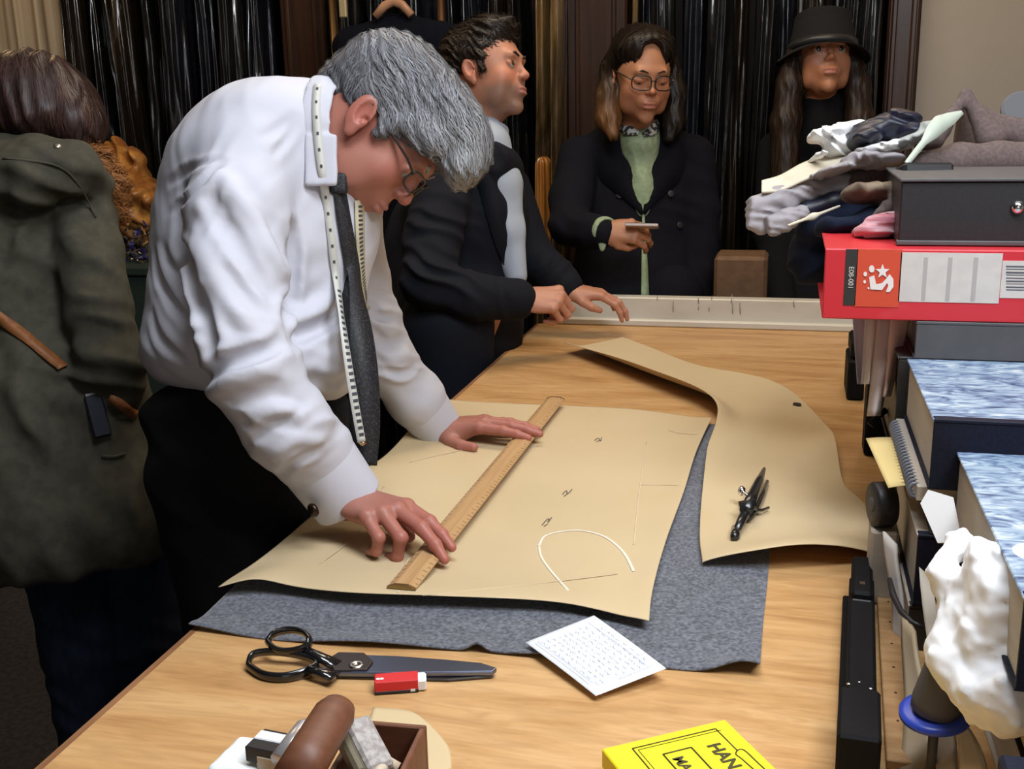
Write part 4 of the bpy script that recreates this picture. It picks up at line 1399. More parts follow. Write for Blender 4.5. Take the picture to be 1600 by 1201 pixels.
def heap(name, m, label, ells=(), chains=(), d=1.65, vox=.003, dispf=None, k=.012, cat='cloth', colors=None, cut=None):
    b = Blob()
    for (px, py, rx, ry, *rest) in ells:
        dd = rest[0] if rest else d
        ang = rest[1] if len(rest) > 1 else 0.0
        rz = rest[2] if len(rest) > 2 else .05
        R = CAMR.copy()
        ca, sa = math.cos(ang), math.sin(ang)
        R = np.array([CAMR[0] * ca + CAMR[2] * sa, CAMR[1], -CAMR[0] * sa + CAMR[2] * ca])
        b.ell(K(px, py, dd), (rx * dd / F, rz, ry * dd / F), R, k=k)
    for ch in chains:
        b.chain([(K(px, py, (rest[0] if rest else d)), r * (rest[0] if rest else d) / F) for (px, py, r, *rest) in ch], k=k)
    if cut:
        for (cp, cn, core, cr_) in cut:
            b.half(K(*cp), V(*cn), .002)
            b.cap(K(*core) - V(*cn) * .03, K(*core) + V(*cn) * .03, cr_, k=.003, mode=1)
    b.disp = dispf
    return tag(blob_obj(name, b, vox, m, colors=colors), label, cat)


m_mauve = mix_noise(mat('mauve_brown_wool', (.14, .10, .09), .9), (.105, .075, .07), nscale=40)
m_lilac = mix_noise(mat('pale_lilac_lining', (.36, .33, .35), .7), (.30, .275, .285), nscale=10)
m_creamc = mix_noise(mat('cream_calico', (.66, .60, .47), .8), (.60, .54, .42), nscale=10)
m_whitec = mat('white_cotton', (.82, .82, .82), .8)
m_ink_cl = mix_noise(mat('ink_navy_satin', (.006, .007, .018), .45), (.010, .011, .028), nscale=20)
m_denim = mix_noise(mat('navy_cloth', (.004, .007, .018), .9, spec=.2), (.008, .013, .032), nscale=120)
m_tanc = mix_noise(mat('tan_brown_cloth', (.20, .15, .10), .85), (.12, .085, .06), nscale=9)

heap('fabric_roll', m_lilac, 'pale lilac-grey end of rolled cloth poking out at the left of the heap', chains=[[(1172, 326, 17), (1215, 309, 17), (1262, 297, 15), (1325, 284, 15)], [(1172, 348, 11), (1192, 338, 13), (1240, 318, 8)], [(1188, 362, 6), (1196, 350, 9)]], d=1.72,
     cut=[((1168, 330, 1.72), (-1, .12, -.1), (1170, 329, 1.70), .006)],
     dispf=lambda p: .004 * folds(p, V(.25, 1), .016, 2, 1.5) - .001)
heap('fabric_roll', m_mauve, 'long mauve-brown roll continuing the lilac end across the black box file', chains=[[(1330, 284, 16), (1380, 272, 14), (1440, 262, 13), (1520, 268, 10), (1600, 272, 8)]], d=1.72,
     dispf=lambda p: .0015 * folds(p, V(.2, 1), .02, 6))
heap('folded_cloth', m_lilac, 'lower lilac folded cloth end beneath the rolled one', chains=[[(1202, 350, 13), (1228, 341, 13), (1252, 333, 12)], [(1206, 362, 6), (1230, 350, 8)]], d=1.70, cut=[((1198, 352, 1.70), (-1, -.2, -.1), (1200, 351, 1.68), .004)],
     dispf=lambda p: .003 * folds(p, V(.3, 1), .012, 2, 1.5))
heap('folded_cloth', m_ink_cl, 'dark purple-brown folded band right of the lower lilac cloth end', chains=[[(1262, 327, 13), (1300, 314, 12), (1340, 305, 12)]], d=1.71)
heap('cloth_strip', m_creamc, 'thin cream strip of cloth under the dark folded band', chains=[[(1232, 352, 2.5), (1270, 338, 3), (1312, 322, 2.5)]], d=1.66, vox=.002)
heap('folded_cloth', m_tanc, 'tan and dark brown crumpled cloth just above pink tissue', ells=[(1350, 302, 34, 14, 1.60), (1395, 300, 30, 16, 1.60), (1400, 318, 18, 10, 1.58)], dispf=lambda p: .004 * folds(p, V(1, .4), .03, 8))
heap('folded_cloth', m_mauve, 'dark mauve cloth fold slanting down to the pink tissue', chains=[[(1405, 312, 14, 1.56), (1385, 326, 8, 1.56), (1366, 336, 4, 1.55)]], dispf=lambda p: .002 * folds(p, V(1, 1), .02, 8))
heap('draped_cloth', m_denim, 'navy cloth hanging down from under the heap, left of the red binder', ells=[(1310, 345, 70, 30, 1.74, -.3), (1275, 395, 42, 50, 1.78, .3), (1320, 400, 50, 60, 1.80), (1325, 355, 48, 15, 1.62), (1370, 345, 40, 18, 1.62)], dispf=lambda p: .006 * folds(p, V(1, -.5), .05, 9), vox=.004)
# cream sheet
S = coons([K(1190, 300, 1.70), K(1240, 288, 1.70), K(1300, 262, 1.68), K(1335, 256, 1.66)], [K(1190, 283, 1.74), K(1240, 262, 1.76), K(1290, 240, 1.78), K(1330, 230, 1.80)],
          [K(1190, 300, 1.70), K(1190, 283, 1.74)], [K(1335, 256, 1.66), K(1330, 230, 1.80)], 40, 14)
S[..., 2] += .002 * np.sin(S[..., 0] * 90)
tag(sheet('calico_sheet', S, .004, m_creamc), 'cream calico sheet lying over the lilac roll', 'cloth')
heap('white_cloth', m_whitec, 'white cotton bundle at the top left of the heap', ells=[(1290, 212, 30, 9, 1.75, -.12), (1325, 205, 28, 15, 1.75, -.2), (1310, 232, 22, 18, 1.75), (1275, 246, 9, 5, 1.74, -.4)], dispf=lambda p: .007 * folds(p, V(.5, 1), .022, 12, 1.5, .8) - .002)
heap('white_cloth', m_whitec, 'flat white strip under the black satin bundle', ells=[(1385, 233, 42, 7, 1.68, -.18), (1360, 240, 22, 6, 1.68)], vox=.0025, dispf=lambda p: .003 * folds(p, V(.3, 1), .012, 12, 1.5))
heap('grey_cloth', m_lilac, 'crumpled mauve-grey scrap between cream sheet and dark bundle', ells=[(1345, 250, 30, 9, 1.68), (1380, 252, 30, 9, 1.68), (1300, 268, 30, 6, 1.68, -.2)], dispf=lambda p: .003 * folds(p, V(1, .3), .02, 12), vox=.0025)
heap('satin_bundle', m_ink_cl, 'black-navy crumpled satin bundle in the heap', ells=[(1375, 205, 48, 18, 1.70, -.1), (1400, 190, 38, 14, 1.70), (1350, 218, 26, 14, 1.68), (1415, 212, 26, 16, 1.68)], dispf=lambda p: .006 * folds(p, V(.3, 1), .022, 13, 1.5) - .002)
heap('grey_cloth', mat('pale_green_grey', (.36, .38, .36), .7), 'pale green-grey folded edge beneath the satin bundle', ells=[(1415, 222, 34, 8, 1.665, -.35), (1438, 206, 14, 12, 1.665)], vox=.0025, dispf=lambda p: .002 * folds(p, V(.4, 1), .012, 13))
heap('fabric_roll', m_mauve, 'big mauve-brown roll at the right edge above the black box file', chains=[[(1446, 258, 22), (1500, 252, 26), (1560, 250, 27), (1625, 250, 27)]], d=1.66, dispf=lambda p: .003 * folds(p, V(1, .15), .07, 15))
# mauve cloth pulled up to a peak
b = Blob()
for (a_, c_, r1_, r2_) in [((1510, 146), (1460, 216), 6, 16), ((1510, 146), (1548, 216), 6, 22), ((1530, 180), (1600, 215), 14, 20), ((1470, 205), (1440, 222), 14, 14), ((1560, 205), (1610, 205), 18, 20)]:
    b.cap(K(*a_, 1.72), K(*c_, 1.70), r1_ * 1.7 / F, r2_ * 1.7 / F, k=.012)
b.cap(K(1510, 150, 1.80), K(1520, 220, 1.86), .008, .03, k=.03)
b.cap(K(1512, 190, 1.62), K(1505, 228, 1.62), .006, .028, k=.012, mode=1)
b.disp = lambda p: .003 * folds(p, V(1, .5), .05, 16)
tag(blob_obj('peaked_cloth', b, .003, m_mauve), 'mauve-brown wool pulled up into a peak at the top right', 'cloth')
# shaping rule
m_cur = mat('pale_green_plastic', (.50, .55, .46), .35)
pts = [K(1416, 256, 1.575), K(1440, 226, 1.59), K(1466, 196, 1.61), K(1480, 188, 1.62), K(1503, 176, 1.63)]
cr_ = empty('curved_ruler', pts[0], 'pale green curved rule leaning up out of the heap', 'ruler')
ribbon('rule', pts, [.008, .009, .010, .022, .026, .020, .006], m_cur, cr_, up=V(.45, .45, -.75), thick=.002, n=40)
tag(MB().lathe(K(1598, 176, 1.72), [(.030, 0), (.034, .003), (.034, .010), (.030, .013)], ax=V(-.2, .35, -.9), n=32).build('felt_disc', mat('grey_felt', (.12, .12, .125), .95)), 'grey round felt disc cut off by the right edge', 'disc')
tag(MB().box(K(1440, 272, 1.60), (.036, .03, .012), [RT, FW, DN], bev=.004).build('black_case', m_bk), 'black case lying on box file under the curved rule', 'case')

# ------------------------------------------------------------------ notcher on the second pattern
def onp(px, py, lift=0.0):
    a = P(px, py, TZ + .012)
    for _ in range(2):
        d = (SP[..., 0] - a[0]) ** 2 + (SP[..., 1] - a[1]) ** 2
        z = SP.reshape(-1, 3)[d.argmin(), 2]
        a = P(px, py, z + lift)
    return a


nc = empty('pattern_notcher', onp(1172, 790), 'black steel pattern notcher with chrome end on the curling pattern', 'tool')
m_ns = mat('black_notcher_steel', (.015, .015, .016), .3, metal=.3, coat=.4)
MB().tube([onp(1194, 733, .020), onp(1186, 752, .022), onp(1176, 775, .022), onp(1166, 797, .022)], [(.004, .003), (.006, .007), (.008, .009), (.008, .010)], 12).build('upper_handle', m_ns, nc, True)
MB().tube([onp(1199, 752, .006), onp(1192, 772, .007), onp(1180, 795, .009), onp(1168, 808, .010)], [(.003, .003), (.005, .004), (.006, .006), (.006, .006)], 12).build('lower_handle', m_ns, nc, True)
MB().tube([onp(1170, 788, .018), onp(1160, 810, .015), onp(1151, 828, .010)], [(.009, .010), (.006, .007), (.005, .005)], 12).build('jaw', m_ns, nc, True)
MB().tube([onp(1150, 826, .006), onp(1149, 836, .006), onp(1147, 840, .006)], [(.007, .007), (.009, .007), (.006, .005)], 12).build('punch_head', m_ns, nc, True)
MB().lathe(onp(1168, 790, .020), [(.009, -.012), (.009, .012)], ax=V(1, .2, 0), n=20).build('pivot', m_ns, nc, True)
MB().lathe(onp(1159, 767, .024), [(.0015, -.005), (.006, -.004), (.008, 0), (.007, .004), (.002, .006)], ax=V(-1, .3, .1), n=20).build('chrome_knob', m_chr, nc, True)
MB().tube([onp(1160, 768, .024), onp(1170, 776, .022)], .0035, 10).build('knob_stem', m_chr, nc, True)
MB().tube([onp(1176, 795, .016), onp(1190, 797, .008), onp(1201, 793, .006)], .0022, 8).build('spring_wire', m_ns, nc, True)
# ------------------------------------------------------------------ people: shared helpers
CAMR = M3.T[[0, 2, 1]]


def hit(b, px, py, t0=.8, t1=4.5):
    """first point of surface b seen in that direction, with its normal"""
    r = _n(ray(px, py)); t = t0
    for _ in range(400):
        d = float(b.val((CAM + r * t)[None])[0])
        if d < .0006: break
        t += max(d * .6, .0008)
        if t > t1: return None
    p = CAM + r * t
    return p, grad(b, p[None])[0]


def grad(b, p, e=.0015):
    g = np.stack([b.val(p + np.eye(3)[i] * e) - b.val(p - np.eye(3)[i] * e) for i in range(3)], 1)
    return g / (np.linalg.norm(g, axis=1, keepdims=True) + 1e-9)


def on_surf(b, L, lift=.001):
    out, nn = [], []
    for a in L:
        h = hit(b, *a)
        if h is None: continue
        out.append(h[0] + h[1] * lift); nn.append(h[1])
    return np.array(out), np.array(nn)


def surf_ribbon(name, b, L, width, m, parent=None, lift=.0015, thick=.0008, n=None, smooth_n=3):
    L2 = resample(np.array(L, float), n or len(L) * 5)
    p, nn = on_surf(b, L2, lift)
    for _ in range(smooth_n):
        p[1:-1] = (p[:-2] + 2 * p[1:-1] + p[2:]) / 4
        nn[1:-1] = (nn[:-2] + 2 * nn[1:-1] + nn[2:]) / 4
    return ribbon(name, p, width, m, parent, up=nn, thick=thick, n=len(p))


class Head:
    def __init__(s, O, Fd, Up, sc=1.0):
        s.O = np.asarray(O, float); s.sc = sc
        s.F = _n(Fd); s.U = _n(np.asarray(Up) - s.F * (np.asarray(Up) @ s.F)); s.X = np.cross(s.F, s.U)
        s.R = np.array([s.X, s.F, s.U])

    def L(s, x, y, z):
        return s.O + s.sc * (x * s.X + y * s.F + z * s.U)

    def loc(s, p):
        return ((p - s.O) @ s.R.T) / s.sc

    def ell(s, b, c, r, k=.01, mode=0, rot=None):
        R = s.R if rot is None else rot @ s.R
        return b.ell(s.L(*c), np.array(r) * s.sc, R, k=k * s.sc, mode=mode)

    def cap(s, b, a, c, r1, r2=None, k=.01, mode=0):
        return b.cap(s.L(*a), s.L(*c), r1 * s.sc, (r1 if r2 is None else r2) * s.sc, k=k * s.sc, mode=mode)

    def face(s, b, female=False, mouth_open=0.0, jaw=1.0, closed=False):
        f = .86 if female else 1.0
        jaw = jaw * (.86 if female else 1)
        s.ell(b, (0, -.014, .045), (.075, .094, .087), k=.01)
        s.ell(b, (0, .030, .012), (.064, .064, .090), k=.03)
        s.ell(b, (0, .034, -.052), (.052 * f, .052, .050), k=.03)
        s.ell(b, (0, .030, -.068), (.045 * f * jaw, .045, .036), k=.02)
        s.ell(b, (0, .074, -.093), (.020 * jaw, .017, .017), k=.022)
        for q in (-1, 1):
            s.ell(b, (q * .040, .060, -.022), (.024, .024, .024), k=.022)
            s.ell(b, (q * .050, .035, -.055), (.014, .03, .03), k=.02)
        s.cap(b, (-.034, .086, .030), (.034, .086, .030), .011 if female else .013, k=.016)
        for q in (-1, 1):
            s.ell(b, (q * .031, .103, .010), (.018, .016, .0115), k=.010, mode=1)
            s.ell(b, (q * .031, .0795, .0095), (.0150, .0135, .0135), k=.003)
            # lids
            s.cap(b, (q * .018, .0905, .0118), (q * .044, .0855, .0108), .0044, k=.004)
            if closed:
                s.ell(b, (q * .031, .0835, .0085), (.0150, .0122, .0095), k=.002)
            s.cap(b, (q * .019, .0895, .0035), (q * .042, .0850, .0045), .0024, k=.004)
        n = .80 if female else 1.0
        s.cap(b, (0, .088, .022), (0, .104, -.012), .0075 * n, .0095 * n, k=.010)
        s.ell(b, (0, .107, -.019), (.0115 * n, .0120, .0105 * n), k=.006)
        for q in (-1, 1):
            s.ell(b, (q * .0110 * n, .099, -.022), (.0072, .0095, .0072), k=.005)
            s.ell(b, (q * .0065 * n, .103, -.0305), (.0032, .005, .003), k=.002, mode=1)
        s.ell(b, (0, .082, -.050), (.028, .017, .022), k=.014)
        s.ell(b, (0, .0975, -.0505), (.0200, .0085, .0058), k=.004)
        s.ell(b, (0, .0965, -.0615), (.0185, .0090, .0068), k=.004)
        s.cap(b, (-.020, .1045, -.0560), (.020, .1045, -.0560), .0022 + mouth_open, k=.003, mode=1)
        s.cap(b, (-.012, .104, -.0725), (.012, .104, -.0725), .004, k=.008, mode=1)
        for q in (-1, 1):
            s.ear(b, q)

    def ear(s, b, q):
        c, si = math.cos(.22), math.sin(.22)
        rot = np.array([[1, 0, 0], [0, c, si], [0, -si, c]])
        s.ell(b, (q * .080, -.010, .004), (.0080, .0185, .0310), k=.005, rot=rot)
        s.ell(b, (q * .0875, -.005, .008), (.0075, .0115, .0200), k=.002, mode=1, rot=rot)
        s.ell(b, (q * .081, .002, -.001), (.0055, .0060, .0085), k=.003, mode=1, rot=rot)
        s.ell(b, (q * .079, .000, -.024), (.0055, .0085, .0100), k=.005)
        s.ell(b, (q * .080, .003, -.004), (.0045, .0045, .0060), k=.003)

    def skin(s, p, base, red=1.0, stubble=None, lipcol=(.42, .14, .12)):
        """skin colour by anatomy; outside the head the plain tone"""
        q = s.loc(p)
        c = np.tile(np.array(base, float), (len(p), 1))
        rd = np.zeros(len(p))
        for ctr, r, a in [((.042, .075, -.022), .028, .5), ((-.042, .075, -.022), .028, .5), ((0, .115, -.02), .016, .6), ((.08, -.01, 0), .03, .6), ((-.08, -.01, 0), .03, .6)]:
            rd += a * gmask(q, ctr, r)
        hd = (np.abs(q[:, 2]) < .16) & (np.abs(q[:, 0]) < .1) & (np.abs(q[:, 1]) < .14)
        rd = np.clip(rd * red, 0, 1)[:, None] * hd[:, None]
        c = c * (1 - rd) + c * np.array([1.12, .68, .66]) * rd
        if stubble is not None:
            w = np.clip(((-.030 - q[:, 2]) / .02), 0, 1) * np.clip((q[:, 1] - .0) / .03, 0, 1) * np.clip((q[:, 2] + .125) / .02, 0, 1) * (hd)
            w = np.maximum(w, .8 * gmask(q, (0, .10, -.040), .018)) * hd
            w = (w * .75)[:, None]
            c = c * (1 - w) + np.array(stubble) * w
        lp = (np.exp(-((q[:, 2] + .056) / .0095) ** 4) * np.exp(-(q[:, 0] / .0225) ** 4) * (q[:, 1] > .088) * hd)[:, None]
        c = c * (1 - lp * .8) + np.array(lipcol) * lp * .8
        # sockets a touch browner
        for x in (-.031, .031):
            e = (gmask(q, (x, .09, .012), .017) * .30 * hd)[:, None]
            c = c * (1 - e) + c * np.array([.6, .5, .5]) * e
        return np.clip(c, 0, 1)

    def eyes(s, parent, iris=(.08, .045, .02), look=(0, 1, 0)):
        mw = mat('eye_white', (.30, .27, .25), .3)
        mi = mat('iris', iris, .2)
        lk = _n(look)
        for q in (-1, 1):
            b = MB()
            c = s.L(q * .031, .0788, .0092)
            d = lk[0] * s.X + lk[1] * s.F + lk[2] * s.U
            r = .0152 * s.sc
            prof = [(r * math.sin(t), r * math.cos(t)) for t in np.linspace(math.pi, .50, 16)]
            b.lathe(c, prof, ax=d, n=20, mi=0)
            prof = [(r * math.sin(t) * 1.002, r * math.cos(t) * 1.002) for t in np.linspace(.52, 0, 6)]
            b.lathe(c, prof, ax=d, n=20, mi=1)
            b.build('eye', [mw, mi], parent, True)

    def brows(s, parent, m, w=.0036, arch=.003):
        for q in (-1, 1):
            b = Blob()
            pts = [((q * .014, .1020, .0300), w * .7), ((q * .029, .0995, .0330 + arch), w * .9), ((q * .045, .0905, .0305), w * .5)]
            b.chain([(s.L(*p), r * s.sc) for p, r in pts], k=.002)
            blob_obj('eyebrow', b, .0016, m, parent)

    def glasses(s, parent, m, rx=.0235, rz=.0165, r=.0014, squareness=2.6, zc=.006, yc=.108, lens=None, wrap=.006):
        g = bpy.data.objects.new('glasses', None); COL.objects.link(g)
        g.parent = parent; g.location = Vector(s.L(0, .1, 0)) - world_loc(parent)
        for q in (-1, 1):
            pts = []
            for t in np.linspace(0, 2 * np.pi, 36, endpoint=False):
                ct, st = math.cos(t), math.sin(t)
                x = abs(ct) ** (2 / squareness) * np.sign(ct) * rx; z = abs(st) ** (2 / squareness) * np.sign(st) * rz
                pts.append(s.L(q * (.031 + x * 1.0), yc - wrap * ((x + .02) / .03) ** 2 * (1 if x > -.02 else 0), zc + z))
            MB().tube(pts, r * s.sc, 8, closed=True).build('rim', m, g, True)
            MB().tube([s.L(q * (.031 + rx), yc - .010, zc + .006), s.L(q * .069, .080, zc + .012), s.L(q * .077, .02, .022), s.L(q * .081, -.012, .024), s.L(q * .080, -.03, .004)],
                      [(r * 1.0 * s.sc, r * 1.6 * s.sc)] * 5, 8, flat=s.U).build('temple', m, g, True)
        MB().tube([s.L(-.0085, yc - .001, zc + .004), s.L(0, yc + .002, zc + .007), s.L(.0085, yc - .001, zc + .004)], r * s.sc, 8).build('bridge', m, g, True)
        return g


def hair_obj(name, parent, b, flow, m, col, n=2500, length=.05, steps=9, width=.0018, vox=.0035, lift=(0, .003), root=None, seed=0, var=.25, tip=None, wav=0.0, capcol=None, curl=0.0):
    """hair: a scalp-hugging mass with combed strands laid over it, one mesh"""
    r = np.random.RandomState(seed)
    P0, F0 = clean(*b.mesh(vox))
    base = np.array(col, float)
    c0 = np.tile(base * (.62 if capcol is None else capcol), (len(P0), 1))
    if tip is not None: c0 = tip(P0, c0)
    cand = np.arange(len(P0)) if root is None else np.where(root(P0))[0]
    idx = r.choice(cand, n)
    p = P0[idx] + r.normal(size=(n, 3)) * vox * .4
    lf = r.uniform(lift[0], lift[1], n)
    ln = length * r.uniform(.6, 1.15, n)
    off = r.normal(size=(n, 3)) * .12
    path, wd = [], []
    ph = r.uniform(0, 6.28, n)
    tprev = None
    for k in range(steps):
        g = grad(b, p)
        d = b.val(p)
        p = p - g * (d - lf * (k / steps) ** .5 - .0004)[:, None]
        D = flow(p) + off
        if curl:
            D = D + np.cross(g, D) * (curl * np.sin(ph + k * 1.1))[:, None]
        D = D - g * (D * g).sum(1)[:, None] * .95
        D /= np.linalg.norm(D, axis=1, keepdims=True) + 1e-9
        if tprev is not None: D = _rows(D * .6 + tprev * .4)
        tprev = D
        w = np.cross(D, g); w /= np.linalg.norm(w, axis=1, keepdims=True) + 1e-9
        path.append(p.copy()); wd.append(w)
        p = p + D * (ln / steps)[:, None]
    path = np.array(path); wd = np.array(wd)               # steps, n, 3
    tp = (1 - (np.arange(steps) / (steps - 1)) ** 2 * .85)[:, None, None] * width / 2
    A = path + wd * tp; B = path - wd * tp
    v = np.concatenate([A.transpose(1, 0, 2), B.transpose(1, 0, 2)], 1).reshape(-1, 3)     # n, 2*steps
    k = np.arange(steps - 1)
    f1 = np.stack([k, k + 1, k + 1 + steps, k + steps], 1)
    f = (f1[None] + (np.arange(n) * 2 * steps)[:, None, None]).reshape(-1, 4) + len(P0)
    sc = base[None] * (1 + var * r.normal(size=(n, 1)))
    cs = np.repeat(np.clip(sc, .002, 1), 2 * steps, axis=0)
    if tip is not None: cs = tip(v, cs)
    return mk(name, np.concatenate([P0, v]), np.concatenate([F0, f]), m, parent, True, np.concatenate([c0, cs]))


def _rows(a):
    return a / (np.linalg.norm(a, axis=1, keepdims=True) + 1e-9)


def hand(b, wrist, fd, nd, thumb, s=1.0, flex=None, spread=(.10, .03, -.04, -.12), tpts=None, forearm=None):
    """palm, five bent fingers. fd finger direction, nd back-of-hand normal, thumb = +1/-1 side"""
    fd = _n(fd); nd = _n(np.asarray(nd) - fd * (np.asarray(nd) @ fd)); xd = np.cross(fd, nd) * thumb
    W = np.asarray(wrist, float)
    L = lambda x, y, z: W + s * (x * xd + y * fd + z * nd)
    flex = flex or [(.2, .3, .2)] * 4
    R = np.array([xd, fd, nd])
    b.ell(L(0, .045, -.002), np.array([.036, .052, .0155]) * s, R, k=.008)
    if forearm is not None:
        b.cap(np.asarray(forearm, float), L(0, -.012, 0), .030 * s, .026 * s, k=.01)
    b.ell(L(0, -.004, 0), np.array([.029, .03, .021]) * s, R, k=.016)
    bases = [(.0290, .086, .002), (.0100, .091, .004), (-.0095, .086, .003), (-.0270, .076, 0)]
    lens = [(.043, .025, .021), (.047, .029, .022), (.043, .027, .022), (.034, .020, .019)]
    rads = [(.0100, .0088, .0075), (.0102, .0090, .0077), (.0098, .0086, .0073), (.0088, .0077, .0066)]
    tips = []
    for i in range(4):
        bx_, by_, bz_ = bases[i]
        b.cap(L(bx_ * .45, .012, .002), L(bx_, by_, bz_), .0115 * s, rads[i][0] * 1.12 * s, k=.010)
        a = 0.0; p = np.array([bx_, by_, bz_]); sp = spread[i]
        b.ell(L(bx_, by_, bz_ + .002), np.array([.0105, .011, .010]) * s, R, k=.004)
        for j in range(3):
            a += flex[i][j]
            d = np.array([math.sin(sp) * math.cos(a), math.cos(sp) * math.cos(a), -math.sin(a)])
            q = p + d * lens[i][j]
            b.cap(L(*p), L(*q), rads[i][j] * s, (rads[i][j + 1] if j < 2 else rads[i][2] * .82) * s, k=.0025)
            if j < 2: b.ell(L(*q), np.array([1, 1, 1]) * rads[i][j + 1] * 1.08 * s, k=.003)
            p = q
        tips.append((L(*p), d @ R, i))
    t = tpts or [(.020, .018, -.006), (.044, .045, -.012), (.052, .075, -.014), (.050, .100, -.014)]
    rr = [.0150, .0118, .0105, .0078]
    for j in range(3):
        b.cap(L(*t[j]), L(*t[j + 1]), rr[j] * s, rr[j + 1] * s, k=.008 if j == 0 else .003)
    b.ell(L(.022, .030, -.008), np.array([.017, .032, .015]) * s, R, k=.012)
    return L, tips


def person_root(name_loc, label):
    return empty('person', name_loc, label, 'person')


def skin_mat(name, **kw):
    m = mat(name, (.5, .3, .2), .48, sss=.12, spec=.45, **kw)
    vcol(m)
    return add_bump(m, nscale=260, strength=.10, dist=.0006)


def hair_mat(name, rough=.42):
    m = mat(name, (.2, .2, .2), rough, spec=.3)
    return vcol(m)


def ring_cut(b, c, ax, r, depth, k=.004):
    """hollow a sleeve end"""
    b.cap(np.asarray(c) - _n(ax) * depth, np.asarray(c) + _n(ax) * .05, r, k=k, mode=1)
    return b
# ------------------------------------------------------------------ man in the white shirt
def r_(px, d): return px * d / F


T = person_root((-.84, 1.56, 0), 'grey-haired man in white shirt and tie, bent over the pattern, both hands on it')
hd = Head(K(582, 208, 1.68), V(math.cos(.94), -math.sin(.94), -.03), V(math.sin(.94), math.cos(.94), -.02), 1.03)
body = Blob()
hd.face(body)
neck0 = K(505, 215, 1.72)
body.cap(hd.L(0, -.028, -.035), neck0, .062, .066, k=.03)
body.cap(hd.L(0, .01, -.07), K(520, 250, 1.71), .045, .055, k=.03)
body.chain([(neck0, .07), (K(430, 330, 1.74), .10), (K(400, 560, 1.74), .10)], k=.05)
nsh, nel, nwr = K(372, 285, 1.57), K(392, 575, 1.50), K(552, 788, 1.578)
fsh, fel, fwr = K(535, 300, 1.92), K(585, 520, 1.96), K(682, 670, 2.055)
for yy in (1.47, 1.66):
    body.chain([((-.83, yy, 1.02), .085), ((-.82, yy - .01, .52), .055), ((-.83, yy, .09), .038), ((-.76, yy - .01, .05), .035)], k=.03)
body.cap((-.84, 1.56, 1.05), K(400, 560, 1.74), .12, .10, k=.05)
# near (right) hand: index and middle reach the yardstick, ring and little finger curl
tn = K(708, 856, 1.545)
fdn = _n(K(640, 832, 1.55) - nwr)
tip_t = P(706, 855, TZ + .030)
ndn = V(.12, .92, -.32)


def reach(wr, fd, nd, th, s, target, **kw):
    for _ in range(6):
        L_, tips = hand(Blob(), wr, fd, nd, th, s, **kw)
        fd = _n(fd + (target - tips[kw.get('idx', 0)][0]) / (.18 * s))
    L_, tips = hand(Blob(), wr, fd, nd, th, s, **kw)
    return wr + target - tips[0][0], fd


kwn = dict(flex=[(.22, .24, .16), (.26, .28, .18), (.52, 1.35, .9), (.55, 1.35, .9)], spread=(.03, .0, -.07, -.15),
           tpts=[(.018, .018, -.010), (.034, .045, -.022), (.034, .072, -.030), (.026, .094, -.034)])
nwr, fdn = reach(nwr + V(-.004, .006, 0), fdn, ndn, -1, 1.12, tip_t, **kwn)
hand(body, nwr, fdn, ndn, -1, 1.12, **kwn)
# far (left) hand, flat with the thumb towards the camera
tip_f = P(826, 684, TZ + .030)
kwf = dict(flex=[(.18, .12, .06), (.18, .14, .06), (.16, .14, .08), (.16, .16, .1)], spread=(.10, .04, -.02, -.10),
           tpts=[(.018, .016, -.006), (.044, .036, -.014), (.062, .060, -.018), (.070, .084, -.020)])
fwr, fdf = reach(fwr, _n(tip_f - fwr), V(.05, .95, -.25), +1, 1.08, tip_f, **kwf)
hand(body, fwr, fdf, V(.05, .95, -.25), +1, 1.08, **kwf)

body.chain([(K(430, 280, 1.7), .07), (nsh, .05), (nel, .040), (nwr, .028)], k=.02)
body.chain([(K(470, 280, 1.8), .07), (fsh, .05), (fel, .038), (fwr, .027)], k=.02)


def skin_t(p):
    c = hd.skin(p, (.38, .155, .112), .9, lipcol=(.42, .17, .15))
    for tt in (nwr, fwr):
        w = np.clip((np.linalg.norm(p - tt, axis=1) - .07) / .10, 0, 1) * (np.linalg.norm(p - tt, axis=1) < .25)
        c = c * (1 - w[:, None] * .5) + c * np.array([1.08, .72, .72]) * w[:, None] * .5
    return c


blob_obj('body', body, .0024, skin_mat('skin_ruddy'), T, skin_t)
hd.eyes(T, (.10, .12, .14), (0, .9, -.3))
m_gl = mat('dark_frame', (.02, .016, .014), .3)
hd.glasses(T, m_gl, rx=.024, rz=.0145, r=.0019, yc=.110, squareness=3.5)
m_gbrow = mat('grey_brow', (.30, .28, .27), .8)
hd.brows(T, m_gbrow)

# hair
hb = Blob()
hd.ell(hb, (0, -.022, .058), (.086, .104, .090), k=.01)
hd.ell(hb, (0, .050, .100), (.070, .070, .052), k=.03)
hd.ell(hb, (0, .095, .098), (.058, .046, .040), k=.03)
hd.ell(hb, (.015, .128, .075), (.046, .026, .032), k=.022)
hd.cap(hb, (0, -.075, .0), (0, -.066, -.045), .045, .036, k=.02)
for q in (-1, 1):
    hd.cap(hb, (q * .055, .050, .055), (q * .058, .078, .058), .022, .018, k=.02)
    hd.cap(hb, (q * .068, .028, .035), (q * .0700, .026, .002), .014, .006, k=.012)
# cut away face, ear, neck
hd.ell(hb, (0, .115, -.020), (.080, .062, .072), k=.006, mode=1)
for q in (-1, 1):
    hd.ell(hb, (q * .085, -.006, -.002), (.03, .024, .033), k=.006, mode=1)
    hd.ell(hb, (q * .07, .035, -.06), (.05, .05, .062), k=.006, mode=1)
    hd.ell(hb, (q * .075, -.03, -.055), (.045, .05, .042), k=.008, mode=1)


